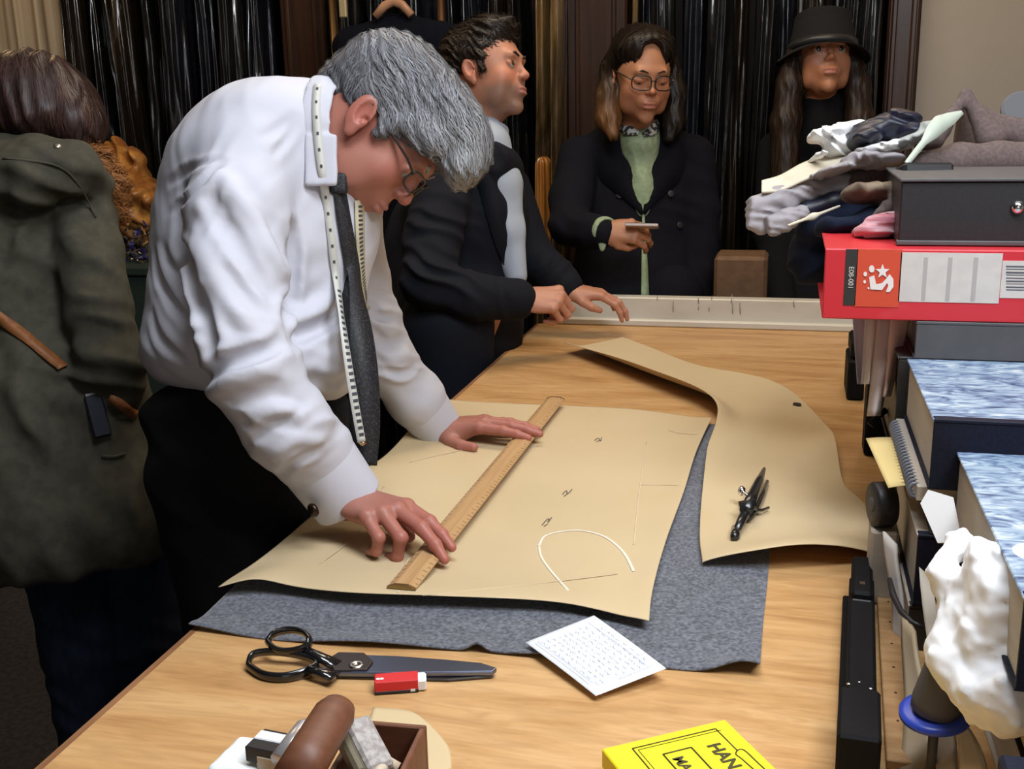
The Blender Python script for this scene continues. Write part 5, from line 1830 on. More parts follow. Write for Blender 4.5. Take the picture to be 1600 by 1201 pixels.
def hflow(p):
    q = hd.loc(p)
    f = np.zeros_like(q)
    f[:, 1] = .9
    f[:, 2] = -.25 - 1.2 * np.clip((.05 - q[:, 2]) / .08, 0, 1) * (q[:, 1] < .02)
    f[:, 1] -= .7 * np.clip((-q[:, 1]) / .05, 0, 1) * (q[:, 2] < .05)
    f[:, 0] = np.sign(q[:, 0]) * .15 + .25 * np.sin(q[:, 1] * 60 + q[:, 2] * 45)
    f[:, 2] += .30 * np.sin(q[:, 1] * 50 - q[:, 0] * 40)
    f = f @ hd.R
    f -= np.array([0, 0, 1.]) * (.5 * np.clip((q[:, 1] - .06) / .06, 0, 1))[:, None]
    return f


hb.disp = lambda p: .0035 * folds(p, hd.U + .35 * hd.F, .018, 21, 1.2, .5)


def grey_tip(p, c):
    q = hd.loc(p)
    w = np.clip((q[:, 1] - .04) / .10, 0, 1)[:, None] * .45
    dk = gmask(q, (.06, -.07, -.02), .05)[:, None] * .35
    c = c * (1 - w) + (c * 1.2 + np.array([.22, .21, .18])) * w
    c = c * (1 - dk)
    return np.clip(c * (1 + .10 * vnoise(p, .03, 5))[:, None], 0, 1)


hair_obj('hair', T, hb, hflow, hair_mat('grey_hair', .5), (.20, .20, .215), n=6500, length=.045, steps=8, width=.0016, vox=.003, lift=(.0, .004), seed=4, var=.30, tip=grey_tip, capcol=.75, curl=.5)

# shirt
m_shirt = mat('white_poplin', (.56, .56, .62), .75)
add_bump(m_shirt, nscale=500, strength=.08, dist=.0005)
sh_ = Blob()
E = lambda px, py, d, rx, ry, rz, ang=0.0, k=.05: sh_.ell(K(px, py, d), (r_(rx, d), rz, r_(ry, d)), np.array([CAMR[0] * math.cos(ang) + CAMR[2] * math.sin(ang), CAMR[1], -CAMR[0] * math.sin(ang) + CAMR[2] * math.cos(ang)]), k=k)
E(398, 500, 1.74, 166, 128, .155)
E(412, 380, 1.74, 172, 150, .165)
E(410, 262, 1.74, 150, 112, .185, -.30)
E(430, 205, 1.72, 100, 66, .14, -.10)
E(500, 300, 1.74, 96, 105, .12)
E(388, 555, 1.74, 158, 66, .15)
E(470, 570, 1.72, 92, 58, .14)
sh_.cap(K(440, 215, 1.72), K(492, 208, 1.72), r_(66, 1.7), r_(72, 1.7), k=.04)
cf = _n(nwr - nel)
cff = _n(fwr - K(605, 560, 1.975))
sh_.chain([(K(385, 262, 1.60), r_(78, 1.6)), (K(370, 330, 1.56), r_(76, 1.56)), (K(370, 430, 1.53), r_(73, 1.53)), (K(382, 530, 1.50), r_(70, 1.5)), (K(402, 590, 1.49), r_(70, 1.49)),
           (K(448, 665, 1.505), r_(66, 1.5)), (nwr - cf * .085, r_(60, 1.53)), (nwr - cf * .060, r_(54, 1.53))], k=.022)
sh_.chain([(K(525, 320, 1.90), r_(72, 1.9)), (K(558, 430, 1.94), r_(46, 1.94)), (K(578, 500, 1.96), r_(46, 1.96)), (K(600, 560, 1.975), r_(46, 1.975)), (fwr - cff * .075, .050), (fwr - cff * .050, .044)], k=.022)
# waist tucked
for (a, b_, r1) in [((300, 330), (330, 500), .008), ((447, 340), (447, 560), .010)]:
    pass
nb = V(.8, -.6)


def shirt_disp(p):
    o = np.zeros(len(p))
    # sleeve folds, near arm
    for c, r, d, wl, a, sd in [((402, 590, 1.46), .085, V(.35, .95), .032, .016, 1), ((372, 440, 1.48), .10, V(.55, .8), .040, .010, 2), ((375, 300, 1.50), .10, V(.85, -.5), .035, .012, 3),
                               ((470, 690, 1.48), .07, V(.6, -.8), .026, .012, 4), ((600, 540, 1.93), .09, V(.25, 1), .030, .016, 5), ((590, 460, 1.90), .05, V(.1, 1), .03, .010, 6),
                               ((290, 400, 1.68), .14, V(.95, .35), .055, .010, 7), ((300, 540, 1.65), .12, V(.7, .7), .045, .010, 8), ((490, 520, 1.62), .10, V(.25, .95), .06, .014, 9),
                               ((470, 400, 1.62), .10, V(1, .15), .05, .010, 10), ((380, 200, 1.65), .10, V(.9, .5), .05, .005, 11), ((520, 370, 1.65), .07, V(1, .1), .035, .006, 12)]:
        g = gmask(p, K(*c), r)
        w = g > .03
        if w.any():
            o[w] += .38 * a * g[w] * (folds(p[w], d, wl, sd, 2.2, .35) - .28)
    return o + .0014 * vnoise(p, .09, 30)


CREASE = []
for L, A_c, w_c in [([(283, 330), (290, 400), (305, 460), (325, 520), (335, 570)], -.016, .011), ([(352, 246), (330, 270), (300, 298), (272, 335)], -.008, .006),
                    ([(340, 266), (365, 300), (400, 350), (440, 420), (452, 436)], .011, .013), ([(318, 300), (350, 352), (395, 420), (432, 470)], -.010, .010),
                    ([(300, 350), (330, 425), (380, 500), (432, 525)], .009, .012), ([(318, 596), (350, 568), (400, 556), (446, 530)], -.017, .010), ([(325, 618), (370, 592), (440, 572)], .009, .012),
                    ([(452, 532), (485, 514), (520, 496), (548, 466)], -.014, .011), ([(450, 512), (490, 488), (528, 450)], .007, .012), ([(452, 340), (455, 400), (450, 470), (448, 520)], -.014, .010),
                    ([(395, 690), (430, 665), (475, 645)], -.008, .008), ([(432, 750), (462, 722), (505, 700)], -.008, .007), ([(385, 650), (430, 640), (480, 655)], .008, .010), ([(420, 720), (460, 690), (510, 690)], .006, .008),
                    ([(238, 388), (252, 440), (285, 495), (318, 528)], -.008, .007), ([(246, 380), (262, 430), (292, 480)], .005, .008), ([(236, 480), (250, 530), (290, 565)], -.006, .008), ([(260, 290), (300, 262), (345, 245)], -.004, .006),
                    ([(583, 488), (598, 496), (616, 494)], -.010, .007), ([(588, 530), (610, 540), (634, 530)], -.011, .008), ([(602, 578), (626, 584), (652, 572)], -.010, .007), ([(588, 508), (608, 516), (624, 510)], .007, .008),
                    ([(596, 556), (618, 562), (644, 552)], .007, .008), ([(400, 215), (430, 205), (470, 178)], -.003, .008), ([(425, 245), (450, 215), (468, 190)], -.004, .006), ([(480, 590), (520, 600), (545, 590)], -.006, .010)]:
    pl, _nn = on_surf(sh_, resample(np.array(L, float), 14), 0)
    if len(pl) > 2: CREASE.append((pl, A_c, w_c))


def crease_disp(p):
    o = shirt_disp(p)
    for pl, A_c, w_c in CREASE:
        lo, hi = pl.min(0) - 3 * w_c, pl.max(0) + 3 * w_c
        m_ = np.all((p > lo) & (p < hi), axis=1)
        if not m_.any(): continue
        q = p[m_]
        best = np.full(len(q), 9.); tt = np.zeros(len(q))
        for i in range(len(pl) - 1):
            a_, ab = pl[i], pl[i + 1] - pl[i]
            t = np.clip((q - a_) @ ab / (ab @ ab + 1e-12), 0, 1)
            d = np.linalg.norm(q - a_ - t[:, None] * ab, axis=1)
            k_ = d < best
            best[k_] = d[k_]; tt[k_] = (i + t[k_]) / (len(pl) - 1)
        taper = np.sin(np.clip(tt, 0, 1) * np.pi) ** .6
        o[m_] += 1.35 * A_c * taper * (np.exp(-(best / w_c) ** 2) - (.35 * np.exp(-((best - 1.9 * w_c) / w_c) ** 2)))
    return o


sh_.disp = crease_disp
shirt = blob_obj('shirt', sh_, .0038, m_shirt, T)
# cuffs
def cuff(c0, c1, r0, r1, slit, name='cuff'):
    c0, c1 = np.asarray(c0), np.asarray(c1)
    b = Blob()
    b.cap(c0, c1, r0, r1, k=.004)
    ax = _n(c1 - c0)
    b.half(c1, ax, .003); b.half(c0, -ax, .003)
    b.cap(c0 + ax * .02, c1 + ax * .03, r0 - .006, r1 - .006, k=.002, mode=1)
    b.cap(c0 + ax * .02 + slit * r0, c1 + ax * .01 + slit * r1, .003, .006, k=.004, mode=1)
    return blob_obj(name, b, .002, m_shirt, T)


cuff(nwr - cf * .078, nwr + cf * .006, r_(62, 1.55), r_(57, 1.57), _n(V(-.75, -.6, -.1)))
cuff(fwr - cff * .062, fwr + cff * .004, .051, .045, _n(V(-.6, -.8, .1)))
m_link = mat('dark_cufflink', (.05, .03, .02), .25, metal=.8)
c = K(489, 797, 1.515)
MB().lathe(c, [(.004, -.006), (.009, -.004), (.0105, 0), (.009, .003), (.004, .0045)], ax=V(-.7, -.35, -.6), n=24).build('cufflink', m_link, T, True)
# collar band and points
cb = Blob()
cax = _n(V(.93, -.10, 0)); cc = K(507, 210, 1.68)
cb.torus(cc, cax, .083, .006, sx=1.0, ref=V(0, 1, 0), rz=.022, k=.003)
cb.rbox(K(502, 250, 1.595), (.0235, .005, .038), CAMR, rd=.004, k=.006)
cb.disp = lambda p: .0006 * vnoise(p, .04, 3)
blob_obj('collar', cb, .0025, m_shirt, T)

# trousers
m_trs = mix_noise(mat('black_wool_trousers', (.005, .005, .006), .9, spec=.2), (.007, .007, .009), nscale=60)
tr = Blob()
tr.ell(K(388, 650, 1.75), (r_(160, 1.75), .14, r_(75, 1.75)), CAMR, k=.03)
tr.ell((-.83, 1.565, .93), (.145, .19, .20), k=.05)
for yy in (1.48, 1.66):
    tr.chain([((-.845, yy, .98), .125), ((-.815, yy - .01, .52), .088), ((-.83, yy, .10), .072)], k=.03)
tr.half(K(390, 600, 1.7), V(-.06, 1, 0), .003)
tr.disp = lambda p: .006 * folds(p, (0, .9, .3), .09, 31) + .005 * folds(p, V(.6, .8), .07, 32) * (p[:, 2] > .8)
blob_obj('trousers', tr, .006, m_trs, T)
m_belt = mat('belt_leather', (.015, .012, .010), .4)
m_shoe = mat('black_shoe_leather', (.012, .011, .011), .3, coat=.3)
for yy in (1.48, 1.66):
    b = Blob()
    b.cap((-.86, yy, .05), (-.66, yy - .03, .04), .045, .038, k=.01)
    b.rbox((-.76, yy - .015, .012), (.15, .045, .012), rd=.008, k=.012)
    b.half((0, 0, .0), (0, 0, -1), .001)
    blob_obj('shoe', b, .006, m_shoe, T)

# tie: lies on the chest, then hangs free below it
m_tie = mat('dark_spotted_tie', (.016, .016, .021), .65)
mix_noise(m_tie, (.04, .038, .04), (1, 1, 1), 420, detail=0, lo=.60, hi=.62, c1=(.010, .010, .013))
p1, n1 = on_surf(sh_, resample(np.array([(527, 292), (531, 320), (537, 360), (544, 400), (551, 440)], float), 12), .004)
low = np.array([K(558, 475, 1.60), K(565, 520, 1.585), K(571, 570, 1.58), K(575, 620, 1.585), (K(573, 680, 1.59)), K(571, 726, 1.60)])
pts = np.concatenate([p1, low]); nn_ = np.concatenate([n1, np.tile(V(.05, .15, -.98), (6, 1))])
for _ in range(3):
    pts[1:-1] = (pts[:-2] + 2 * pts[1:-1] + pts[2:]) / 4
    nn_ = np.concatenate([nn_[:1], (nn_[:-2] + nn_[1:-1] + nn_[2:]) / 3, nn_[-1:]])
ribbon('tie', pts, [.020, .024, .028, .032, .036, .038, .040, .040, .034], m_tie, T, up=nn_, thick=.003, n=60)
b = Blob(); b.rbox(pts[0] + V(0, .004), (.013, .010, .016), CAMR[[0, 1, 2]], rd=.006)
blob_obj('tie_knot', b, .002, m_tie, T)
pts_b = pts[8:] + V(-.012, -.002, .008)
ribbon('tie_tail', pts_b, [.022, .028, .03, .03], m_tie, T, up=(0, -1, 0), thick=.002, n=40)

# measuring tape round his neck
m_tape = mat('white_tape', (.56, .55, .50), .5)
m_mark = mat('tape_mark', (.05, .05, .06), .7)
tp = empty('measuring_tape', K(497, 208, 1.62), 'white measuring tape with black marks hanging round the collar of the grey-haired man', 'measuring tape')
col_b = Blob(); col_b.ops = sh_.ops + cb.ops
pc_ = resample(np.array([(497, 134), (494, 160), (496, 200), (500, 240), (504, 270), (507, 300), (511, 330), (516, 370), (520, 410), (526, 450)], float), 40)
p1, n1 = on_surf(col_b, pc_, .003)
low = np.array([K(534, 500, 1.55), K(540, 550, 1.55), K(547, 600, 1.56), K(556, 650, 1.57), K(565, 690, 1.575)])
pts = np.concatenate([p1, low]); nn_ = np.concatenate([n1, np.tile(V(.05, .15, -.98), (5, 1))])
for _ in range(6):
    pts[1:-1] = (pts[:-2] + 2 * pts[1:-1] + pts[2:]) / 4
    nn_ = np.concatenate([nn_[:1], (nn_[:-2] + nn_[1:-1] + nn_[2:]) / 3, nn_[-1:]])
pa_ = resample(pts, 120); na_ = _rows(resample(nn_, 120))
ribbon('tape_strand', pa_, .012, m_tape, tp, up=na_, thick=.0006, n=120)


def marks(pa, na, every, hw, hh, side=0.0, nm='tape_marks'):
    b = MB()
    d = np.r_[0, np.cumsum(np.linalg.norm(np.diff(pa, axis=0), axis=1))]
    for s0 in np.arange(.01, d[-1] - .01, every):
        c = np.array([np.interp(s0, d, pa[:, i]) for i in range(3)]); n = _n(np.array([np.interp(s0, d, na[:, i]) for i in range(3)]))
        t = _n(np.array([np.interp(s0 + .004, d, pa[:, i]) for i in range(3)]) - c); w = np.cross(t, n)
        b.box(c + n * .0012 + w * side, (hh, hw, .0002), [t, w, n])
    o = b.build(nm, m_mark, tp); tag(o, kind='stuff')


marks(pa_[:70], na_[:70], .024, .0018, .0022)
marks(pa_[66:], na_[66:], .010, .0035, .0022, -.002)
L2 = [(559, 312), (560, 350), (561, 390), (563, 420), (566, 450), (571, 476)]
m_tape2 = mat('tape_reverse', (.58, .52, .36), .5)
p2_, n2_ = on_surf(sh_, resample(np.array(L2, float), 40), .003)
for _ in range(4):
    p2_[1:-1] = (p2_[:-2] + 2 * p2_[1:-1] + p2_[2:]) / 4
ribbon('tape_strand', p2_, .020, m_tape2, tp, up=n2_, thick=.0006, n=40)
marks(p2_, n2_, .0068, .0042, .0016, -.001, 'scale_marks')
MB().tube([K(566, 690, 1.584), K(566, 697, 1.584)], (.0085, .0018), 12, flat=V(1, 0)).build('metal_tip', m_brass, tp, True)
# buttons and small thread end
for px, py in ((438, 258),):
    h = hit(sh_, px, py)
m_btn = mat('shirt_button', (.75, .75, .78), .3)
# ------------------------------------------------------------------ man in the navy jacket
m_suit = mix_noise(mat('navy_black_suiting', (.005, .006, .010), .85, spec=.2), (.007, .008, .013), nscale=70)
m_blueshirt = mat('pale_blue_shirt', (.36, .41, .48), .75)


def blobE(b, px, py, d, rx, ry, rz, ang=0.0, k=.04, mode=0):
    R = np.array([CAMR[0] * math.cos(ang) + CAMR[2] * math.sin(ang), CAMR[1], -CAMR[0] * math.sin(ang) + CAMR[2] * math.cos(ang)])
    b.ell(K(px, py, d), (r_(rx, d), rz, r_(ry, d)), R, k=k, mode=mode)


def fold_disp(spec, base=.0012):
    def f(p):
        o = base * vnoise(p, .12, 40)
        for c, r, d, wl, a, sd in spec:
            g = gmask(p, K(*c), r); w = g > .03
            if w.any(): o[w] += a * g[w] * (folds(p[w], d, wl, sd, 1.6, .35) - .3)
        return o
    return f


gx = K(720, 600, 2.85)
S_ = person_root((gx[0], gx[1], 0), 'dark-haired stubbled man in navy jacket and open pale shirt, hands at the cream upstand')
h2 = Head(K(760, 121, 2.80), V(.90, .10, -.42), V(-.08, 1, -.02), 1.0)
b = Blob()
h2.face(b, mouth_open=.0012)
b.cap(h2.L(0, -.02, -.04), K(745, 215, 2.84), .058, .062, k=.03)
b.chain([(K(745, 215, 2.84), .055), (K(735, 330, 2.90), .07), (K(725, 560, 2.90), .08)], k=.03)
nw, ne, ns = K(812, 468, 2.66), K(664, 452, 2.58), K(690, 280, 2.70)
fw, fe, fs = K(888, 452, 2.92), K(838, 405, 2.99), K(790, 290, 3.0)
b.chain([(K(735, 300, 2.90), .05), (K(696, 292, 2.75), .03), (K(672, 440, 2.61), .026), (K(760, 466, 2.63), .026), (nw, .028)], k=.012)
b.chain([(K(745, 300, 2.92), .05), (K(785, 305, 2.98), .03), (K(832, 400, 2.98), .028), (fw, .027)], k=.012)
bx_, by_ = gx[0], gx[1]
for yy in (-.10, .10):
    b.chain([((bx_, by_ + yy, 1.0), .09), ((bx_, by_ + yy, .5), .055), ((bx_, by_ + yy, .09), .04), ((bx_ + .08, by_ + yy, .05), .035)], k=.03)
b.cap((bx_, by_, 1.02), K(725, 560, 2.86), .12, .10, k=.05)
hand(b, nw, V(.95, -.02, -.1), V(.1, .62, -.78), -1, 1.10, flex=[(1.15, 1.3, .7), (1.1, 1.3, .7), (1.1, 1.3, .7), (1.15, 1.3, .7)],
     tpts=[(.020, .018, -.008), (.036, .040, -.026), (.026, .062, -.044), (.008, .072, -.052)])
hand(b, fw, V(.96, -.16, .0), V(.12, .92, -.3), +1, 1.02, flex=[(.35, .5, .3), (.30, .5, .3), (.30, .5, .3), (.3, .5, .3)],
     tpts=[(.018, .016, -.006), (.038, .040, -.018), (.040, .066, -.028), (.034, .090, -.034)])
blob_obj('body', b, .0032, skin_mat('skin_warm'), S_, lambda p: h2.skin(p, (.46, .205, .125), .8, stubble=(.19, .12, .09)))
h2.eyes(S_, (.05, .03, .02), (.1, 1, .1))
m_dkb = mat('dark_brow', (.015, .010, .008), .8)
h2.brows(S_, m_dkb, w=.0042)
hb = Blob()
h2.ell(hb, (0, -.024, .062), (.084, .100, .084), k=.01)
h2.ell(hb, (0, .035, .110), (.066, .062, .038), k=.03)
h2.cap(hb, (0, -.07, .0), (0, -.07, -.06), .045, .036, k=.02)
for q in (-1, 1):
    h2.cap(hb, (q * .070, .020, .04), (q * .0715, .022, -.008), .010, .0055, k=.008)
h2.ell(hb, (0, .125, .0), (.085, .065, .088), k=.006, mode=1)
for q in (-1, 1):
    h2.ell(hb, (q * .085, -.006, -.002), (.03, .022, .030), k=.006, mode=1)
    h2.ell(hb, (q * .07, .045, -.06), (.05, .055, .062), k=.006, mode=1)
hb.disp = lambda p: .006 * folds(p, h2.U + .5 * h2.F, .025, 3, 1.2, .9)


def fl2(p):
    q = h2.loc(p)
    f = np.zeros_like(q)
    f[:, 1] = .5 + .6 * np.sin(q[:, 2] * 90 + q[:, 0] * 60); f[:, 2] = -.3 - np.clip((.06 - q[:, 2]) / .06, 0, 1) + .5 * np.sin(q[:, 1] * 80)
    f[:, 0] = .4 * np.sin(q[:, 1] * 70)
    return f @ h2.R


m_hair = hair_mat('natural_hair', .45)
hair_obj('hair', S_, hb, fl2, m_hair, (.022, .014, .010), n=2600, length=.05, steps=8, width=.0024, vox=.0045, lift=(0, .010), seed=6, curl=1.2)
# jacket
j = Blob()
blobE(j, 728, 335, 2.86, 98, 118, .15); blobE(j, 715, 500, 2.88, 104, 150, .155); blobE(j, 660, 430, 2.95, 66, 140, .10); blobE(j, 738, 262, 2.86, 78, 44, .19)
j.chain([(K(694, 285, 2.74), r_(46, 2.7)), (K(676, 370, 2.66), r_(45, 2.66)), (K(668, 440, 2.60), r_(42, 2.6)), (K(740, 464, 2.60), r_(36, 2.6)), (K(806, 467, 2.655), r_(33, 2.65))], k=.02)
j.chain([(K(785, 300, 2.98), r_(46, 3)), (K(828, 395, 2.98), r_(34, 3)), (K(868, 432, 2.94), r_(29, 2.9)), (K(884, 446, 2.925), r_(27, 2.9))], k=.02)
sleeve_ax = _n(nw - ne)
j.half(K(811, 467, 2.655), V(1, -.03, 0), .003) if False else None
j.chain([(K(764, 205, 2.70), .036), (K(776, 222, 2.69), .036), (K(798, 290, 2.70), .030), (K(812, 360, 2.71), .020), (K(819, 425, 2.73), .008)], k=.006, mode=1)
j.disp = fold_disp([((668, 440, 2.54), .10, V(.5, 1), .045, .018, 1), ((690, 330, 2.6), .12, V(.3, 1), .05, .012, 2), ((770, 465, 2.6), .06, V(1, .4), .035, .010, 3), ((740, 350, 2.72), .1, V(1, .4), .07, .008, 4), ((870, 430, 2.9), .06, V(1, -.8), .03, .008, 5)])
blob_obj('jacket', j, .005, m_suit, S_)
# lapels
for L, w in [([(748, 232), (770, 262), (790, 315), (802, 370), (812, 420)], [.012, .035, .050, .040, .012])]:
    surf_ribbon('lapel', j, [(a - 22, b_) for a, b_ in L], w, m_suit, S_, lift=.004, thick=.003, n=16, smooth_n=4)
s2 = Blob()
s2.chain([(K(756, 212, 2.79), .050), (K(762, 225, 2.79), .055), (K(778, 290, 2.80), .060), (K(792, 360, 2.80), .045), (K(806, 430, 2.80), .03)], k=.02)
s2.disp = fold_disp([((800, 330, 2.7), .15, V(1, .2), .04, .004, 8)])
blob_obj('shirt', s2, .0045, m_blueshirt, S_)
cb = Blob()
cb.torus(K(754, 206, 2.82), V(.14, 1, .05), r_(38, 2.8), .006, rz=.020, k=.004)
cb.cap(K(768, 222, 2.765), K(780, 240, 2.745), .010, .008, k=.012)
blob_obj('collar', cb, .0035, m_blueshirt, S_)
tr = Blob()
for yy in (-.10, .10):
    tr.chain([((bx_, by_ + yy, 1.0), .12), ((bx_, by_ + yy, .5), .085), ((bx_, by_ + yy, .1), .07)], k=.03)
blob_obj('trousers', tr, .012, m_suit, S_)
for yy in (-.10, .10):
    b = Blob(); b.cap((bx_ - .03, by_ + yy, .045), (bx_ + .15, by_ + yy, .038), .042, .036, k=.01); b.half((0, 0, .001), (0, 0, -1), .001)
    blob_obj('shoe', b, .009, m_shoe, S_)

# ------------------------------------------------------------------ woman with glasses and phone
m_coat = mix_noise(mat('black_wool_coat', (.005, .005, .008), .9, spec=.15), (.007, .007, .011), nscale=60)
m_lime = mix_noise(mat('pale_green_blouse', (.30, .38, .24), .75), (.24, .32, .19), nscale=15)
c0 = K(1000, 450, 3.35)
G_ = person_root((c0[0], c0[1], 0), 'woman in glasses and black coat over green blouse, looking down at a phone')
h3 = Head(K(1001, 125, 3.20), V(.20, -.37, -.90), V(-.03, 1, 0), 1.06)
b = Blob()
h3.face(b, female=True, closed=True)
b.cap(h3.L(0, -.02, -.04), K(997, 225, 3.30), .046, .052, k=.025)
ns, ne, nw = K(905, 240, 3.32), K(884, 350, 3.25), K(944, 360, 3.08)
fs, fe, fw = K(1085, 240, 3.36), K(1092, 380, 3.42), K(1070, 480, 3.40)
b.chain([(K(997, 225, 3.32), .045), (K(995, 330, 3.42), .06), (K(995, 600, 3.42), .07)], k=.03)
b.chain([(K(990, 262, 3.40), .04), (K(908, 258, 3.36), .028), (K(890, 350, 3.24), .026), (nw, .024)], k=.012)
b.chain([(K(1000, 262, 3.40), .04), (K(1080, 258, 3.40), .028), (K(1090, 380, 3.40), .026), (fw, .024)], k=.012)
for xx in (-.09, .09):
    b.chain([((c0[0] + xx, c0[1], .95), .09), ((c0[0] + xx, c0[1], .5), .055), ((c0[0] + xx, c0[1], .08), .036), ((c0[0] + xx, c0[1] - .08, .04), .032)], k=.03)
hand(b, nw, V(.97, -.05, -.22), V(-.1, -.25, .96) * -1, +1, 1.0, flex=[(.9, .55, .3), (.85, .55, .3), (.8, .6, .3), (.8, .6, .3)],
     tpts=[(.020, .018, -.006), (.040, .042, -.012), (.040, .068, -.026), (.030, .090, -.034)])
hand(b, fw, V(.0, -1, .0), V(1, 0, -.2), 1, .95)
blob_obj('body', b, .0034, skin_mat('skin_olive'), G_, lambda p: h3.skin(p, (.40, .18, .095), .7, lipcol=(.38, .12, .10)))
h3.eyes(G_, (.04, .02, .015), (0, .8, -.5))
h3.brows(G_, m_dkb, w=.0026, arch=.002)
h3.glasses(G_, m_gl, rx=.0255, rz=.0190, r=.0019, squareness=3.0, zc=.004, yc=.110)
hb = Blob()
h3.ell(hb, (0, -.020, .062), (.086, .100, .086), k=.01)
h3.ell(hb, (0, .02, .09), (.078, .072, .056), k=.02)
hb.chain([(K(958, 105, 3.22), .036), (K(953, 150, 3.22), .036), (K(950, 185, 3.21), .032), (K(958, 210, 3.18), .016)], k=.025)
hb.chain([(K(1046, 100, 3.24), .030), (K(1054, 145, 3.25), .032), (K(1052, 190, 3.25), .030), (K(1046, 215, 3.24), .014)], k=.025)
hb.chain([(K(1000, 90, 3.36), .08), (K(1000, 190, 3.40), .085)], k=.03)
h3.ell(hb, (0, .118, .002), (.058, .085, .100), k=.008, mode=1)
h3.ell(hb, (0, .095, .085), (.030, .040, .030), k=.010, mode=1)
hb.cap(K(1003, 45, 3.15), K(1003, 75, 3.05), .002, .003, k=.01, mode=1)
hb.disp = lambda p: .004 * folds(p, V(1, .1), .022, 4, 1.0, .3)


def fl3(p):
    q = h3.loc(p)
    g = np.tile(-V(0, 1, 0), (len(p), 1))
    side = np.clip((q[:, 2] - .06) / .06, 0, 1)[:, None]
    sg = np.sign(q[:, :1])
    return g * (1 - side * .6) + side * sg * h3.X * 1.2


def ombre(p, c):
    x = (p - CAM) @ RT / ((p - CAM) @ FW) * F + 800; y = (p - CAM) @ DN / ((p - CAM) @ FW) * F + 600
    w = (np.clip((y - 110) / 70, 0, 1) * np.clip((1000 - x) / 30, 0, 1))[:, None]
    return c * (1 - w) + np.array([.16, .085, .035]) * w * (.5 + c / .02 * .5).clip(.4, 1.6)


hair_obj('hair', G_, hb, fl3, m_hair, (.016, .010, .007), n=2600, length=.11, steps=10, width=.0026, vox=.0045, lift=(0, .004), seed=8, tip=ombre)
j = Blob()
blobE(j, 996, 320, 3.40, 104, 128, .13); blobE(j, 992, 470, 3.40, 104, 160, .14); blobE(j, 996, 236, 3.38, 100, 40, .11); blobE(j, 996, 212, 3.38, 62, 30, .09)
j.chain([(K(906, 245, 3.34), r_(34, 3.3)), (K(892, 310, 3.28), r_(33, 3.28)), (K(890, 352, 3.22), r_(31, 3.2)), (K(925, 362, 3.12), r_(26, 3.1)), (K(940, 363, 3.09), r_(24, 3.1))], k=.02)
j.chain([(K(1084, 245, 3.38), r_(34, 3.3)), (K(1092, 330, 3.38), r_(33, 3.3)), (K(1090, 430, 3.38), r_(31, 3.3)), (K(1080, 500, 3.36), r_(28, 3.3))], k=.02)
j.chain([(K(998, 186, 3.22), .044), (K(996, 212, 3.21), .040), (K(999, 250, 3.215), .026), (K(1005, 305, 3.23), .008)], k=.006, mode=1)
j.disp = fold_disp([((890, 345, 3.15), .09, V(.6, .8), .05, .014, 1), ((1090, 330, 3.3), .12, V(.3, 1), .06, .010, 2), ((1000, 400, 3.25), .15, V(1, .05), .08, .008, 3)])
blob_obj('coat', j, .005, m_coat, G_)
surf_ribbon('lapel', j, [(948, 205), (945, 235), (965, 275), (990, 310), (1003, 335)], [.03, .085, .10, .05, .008], m_coat, G_, lift=.006, thick=.004, n=16, smooth_n=5)
surf_ribbon('lapel', j, [(1050, 205), (1052, 235), (1038, 275), (1018, 305), (1006, 335)], [.03, .085, .10, .05, .008], m_coat, G_, lift=.006, thick=.004, n=16, smooth_n=5)
for px, py in ((968, 305), (1048, 303), (968, 350), (1062, 352)):
    h = hit(j, px, py)
    if h: MB().lathe(h[0] + h[1] * .001, [(.011, 0), (.011, .003), (.008, .004)], ax=h[1], n=16).build('button', m_bk, G_, True)
s3 = Blob()
blobE(s3, 999, 280, 3.348, 34, 96, .10); blobE(s3, 998, 205, 3.30, 30, 22, .06); blobE(s3, 998, 228, 3.295, 27, 24, .072)
s3.disp = fold_disp([((1000, 260, 3.2), .12, V(1, .3), .03, .004, 8)])
blob_obj('blouse', s3, .004, m_lime, G_)
# blouse hem strip down the coat front
surf_ribbon('blouse_front', j, [(1005, 305), (1005, 340), (1006, 400), (1007, 470)], [.006, .010, .020, .026], m_lime, G_, lift=.003, thick=.003, n=14)
m_pat = mat('patterned_collar', (.25, .25, .24), .7)
mix_noise(m_pat, (.45, .45, .42), (1, 1, 1), 70, detail=1, lo=.48, hi=.54, c1=(.03, .03, .035))
surf_ribbon('collar', s3, [(968, 178), (972, 196), (985, 206), (998, 210)], [.02, .035, .03, .012], m_pat, G_, lift=.006, thick=.003, n=12)
surf_ribbon('collar', s3, [(1026, 180), (1024, 196), (1014, 208), (1004, 212)], [.02, .03, .03, .012], m_pat, G_, lift=.006, thick=.003, n=12)
cb = Blob()
cb.torus(nw + V(.000, -.002, 0), _n(nw - ne), .036, .006, rz=.014, k=.003)
cb.ell(K(941, 383, 3.07), np.array([.010, .008, .018]), CAMR, k=.008)
blob_obj('cuff', cb, .003, m_lime, G_)
for xx in (-.09, .09):
    b = Blob(); b.chain([((c0[0] + xx, c0[1], .95), .105), ((c0[0] + xx, c0[1], .5), .07), ((c0[0] + xx, c0[1], .09), .055)], k=.02)
    blob_obj('trouser_leg', b, .012, m_coat, G_)
    b = Blob(); b.cap((c0[0] + xx, c0[1] + .03, .04), (c0[0] + xx, c0[1] - .14, .034), .038, .032, k=.01); b.half((0, 0, .001), (0, 0, -1), .001)
    blob_obj('shoe', b, .009, m_shoe, G_)
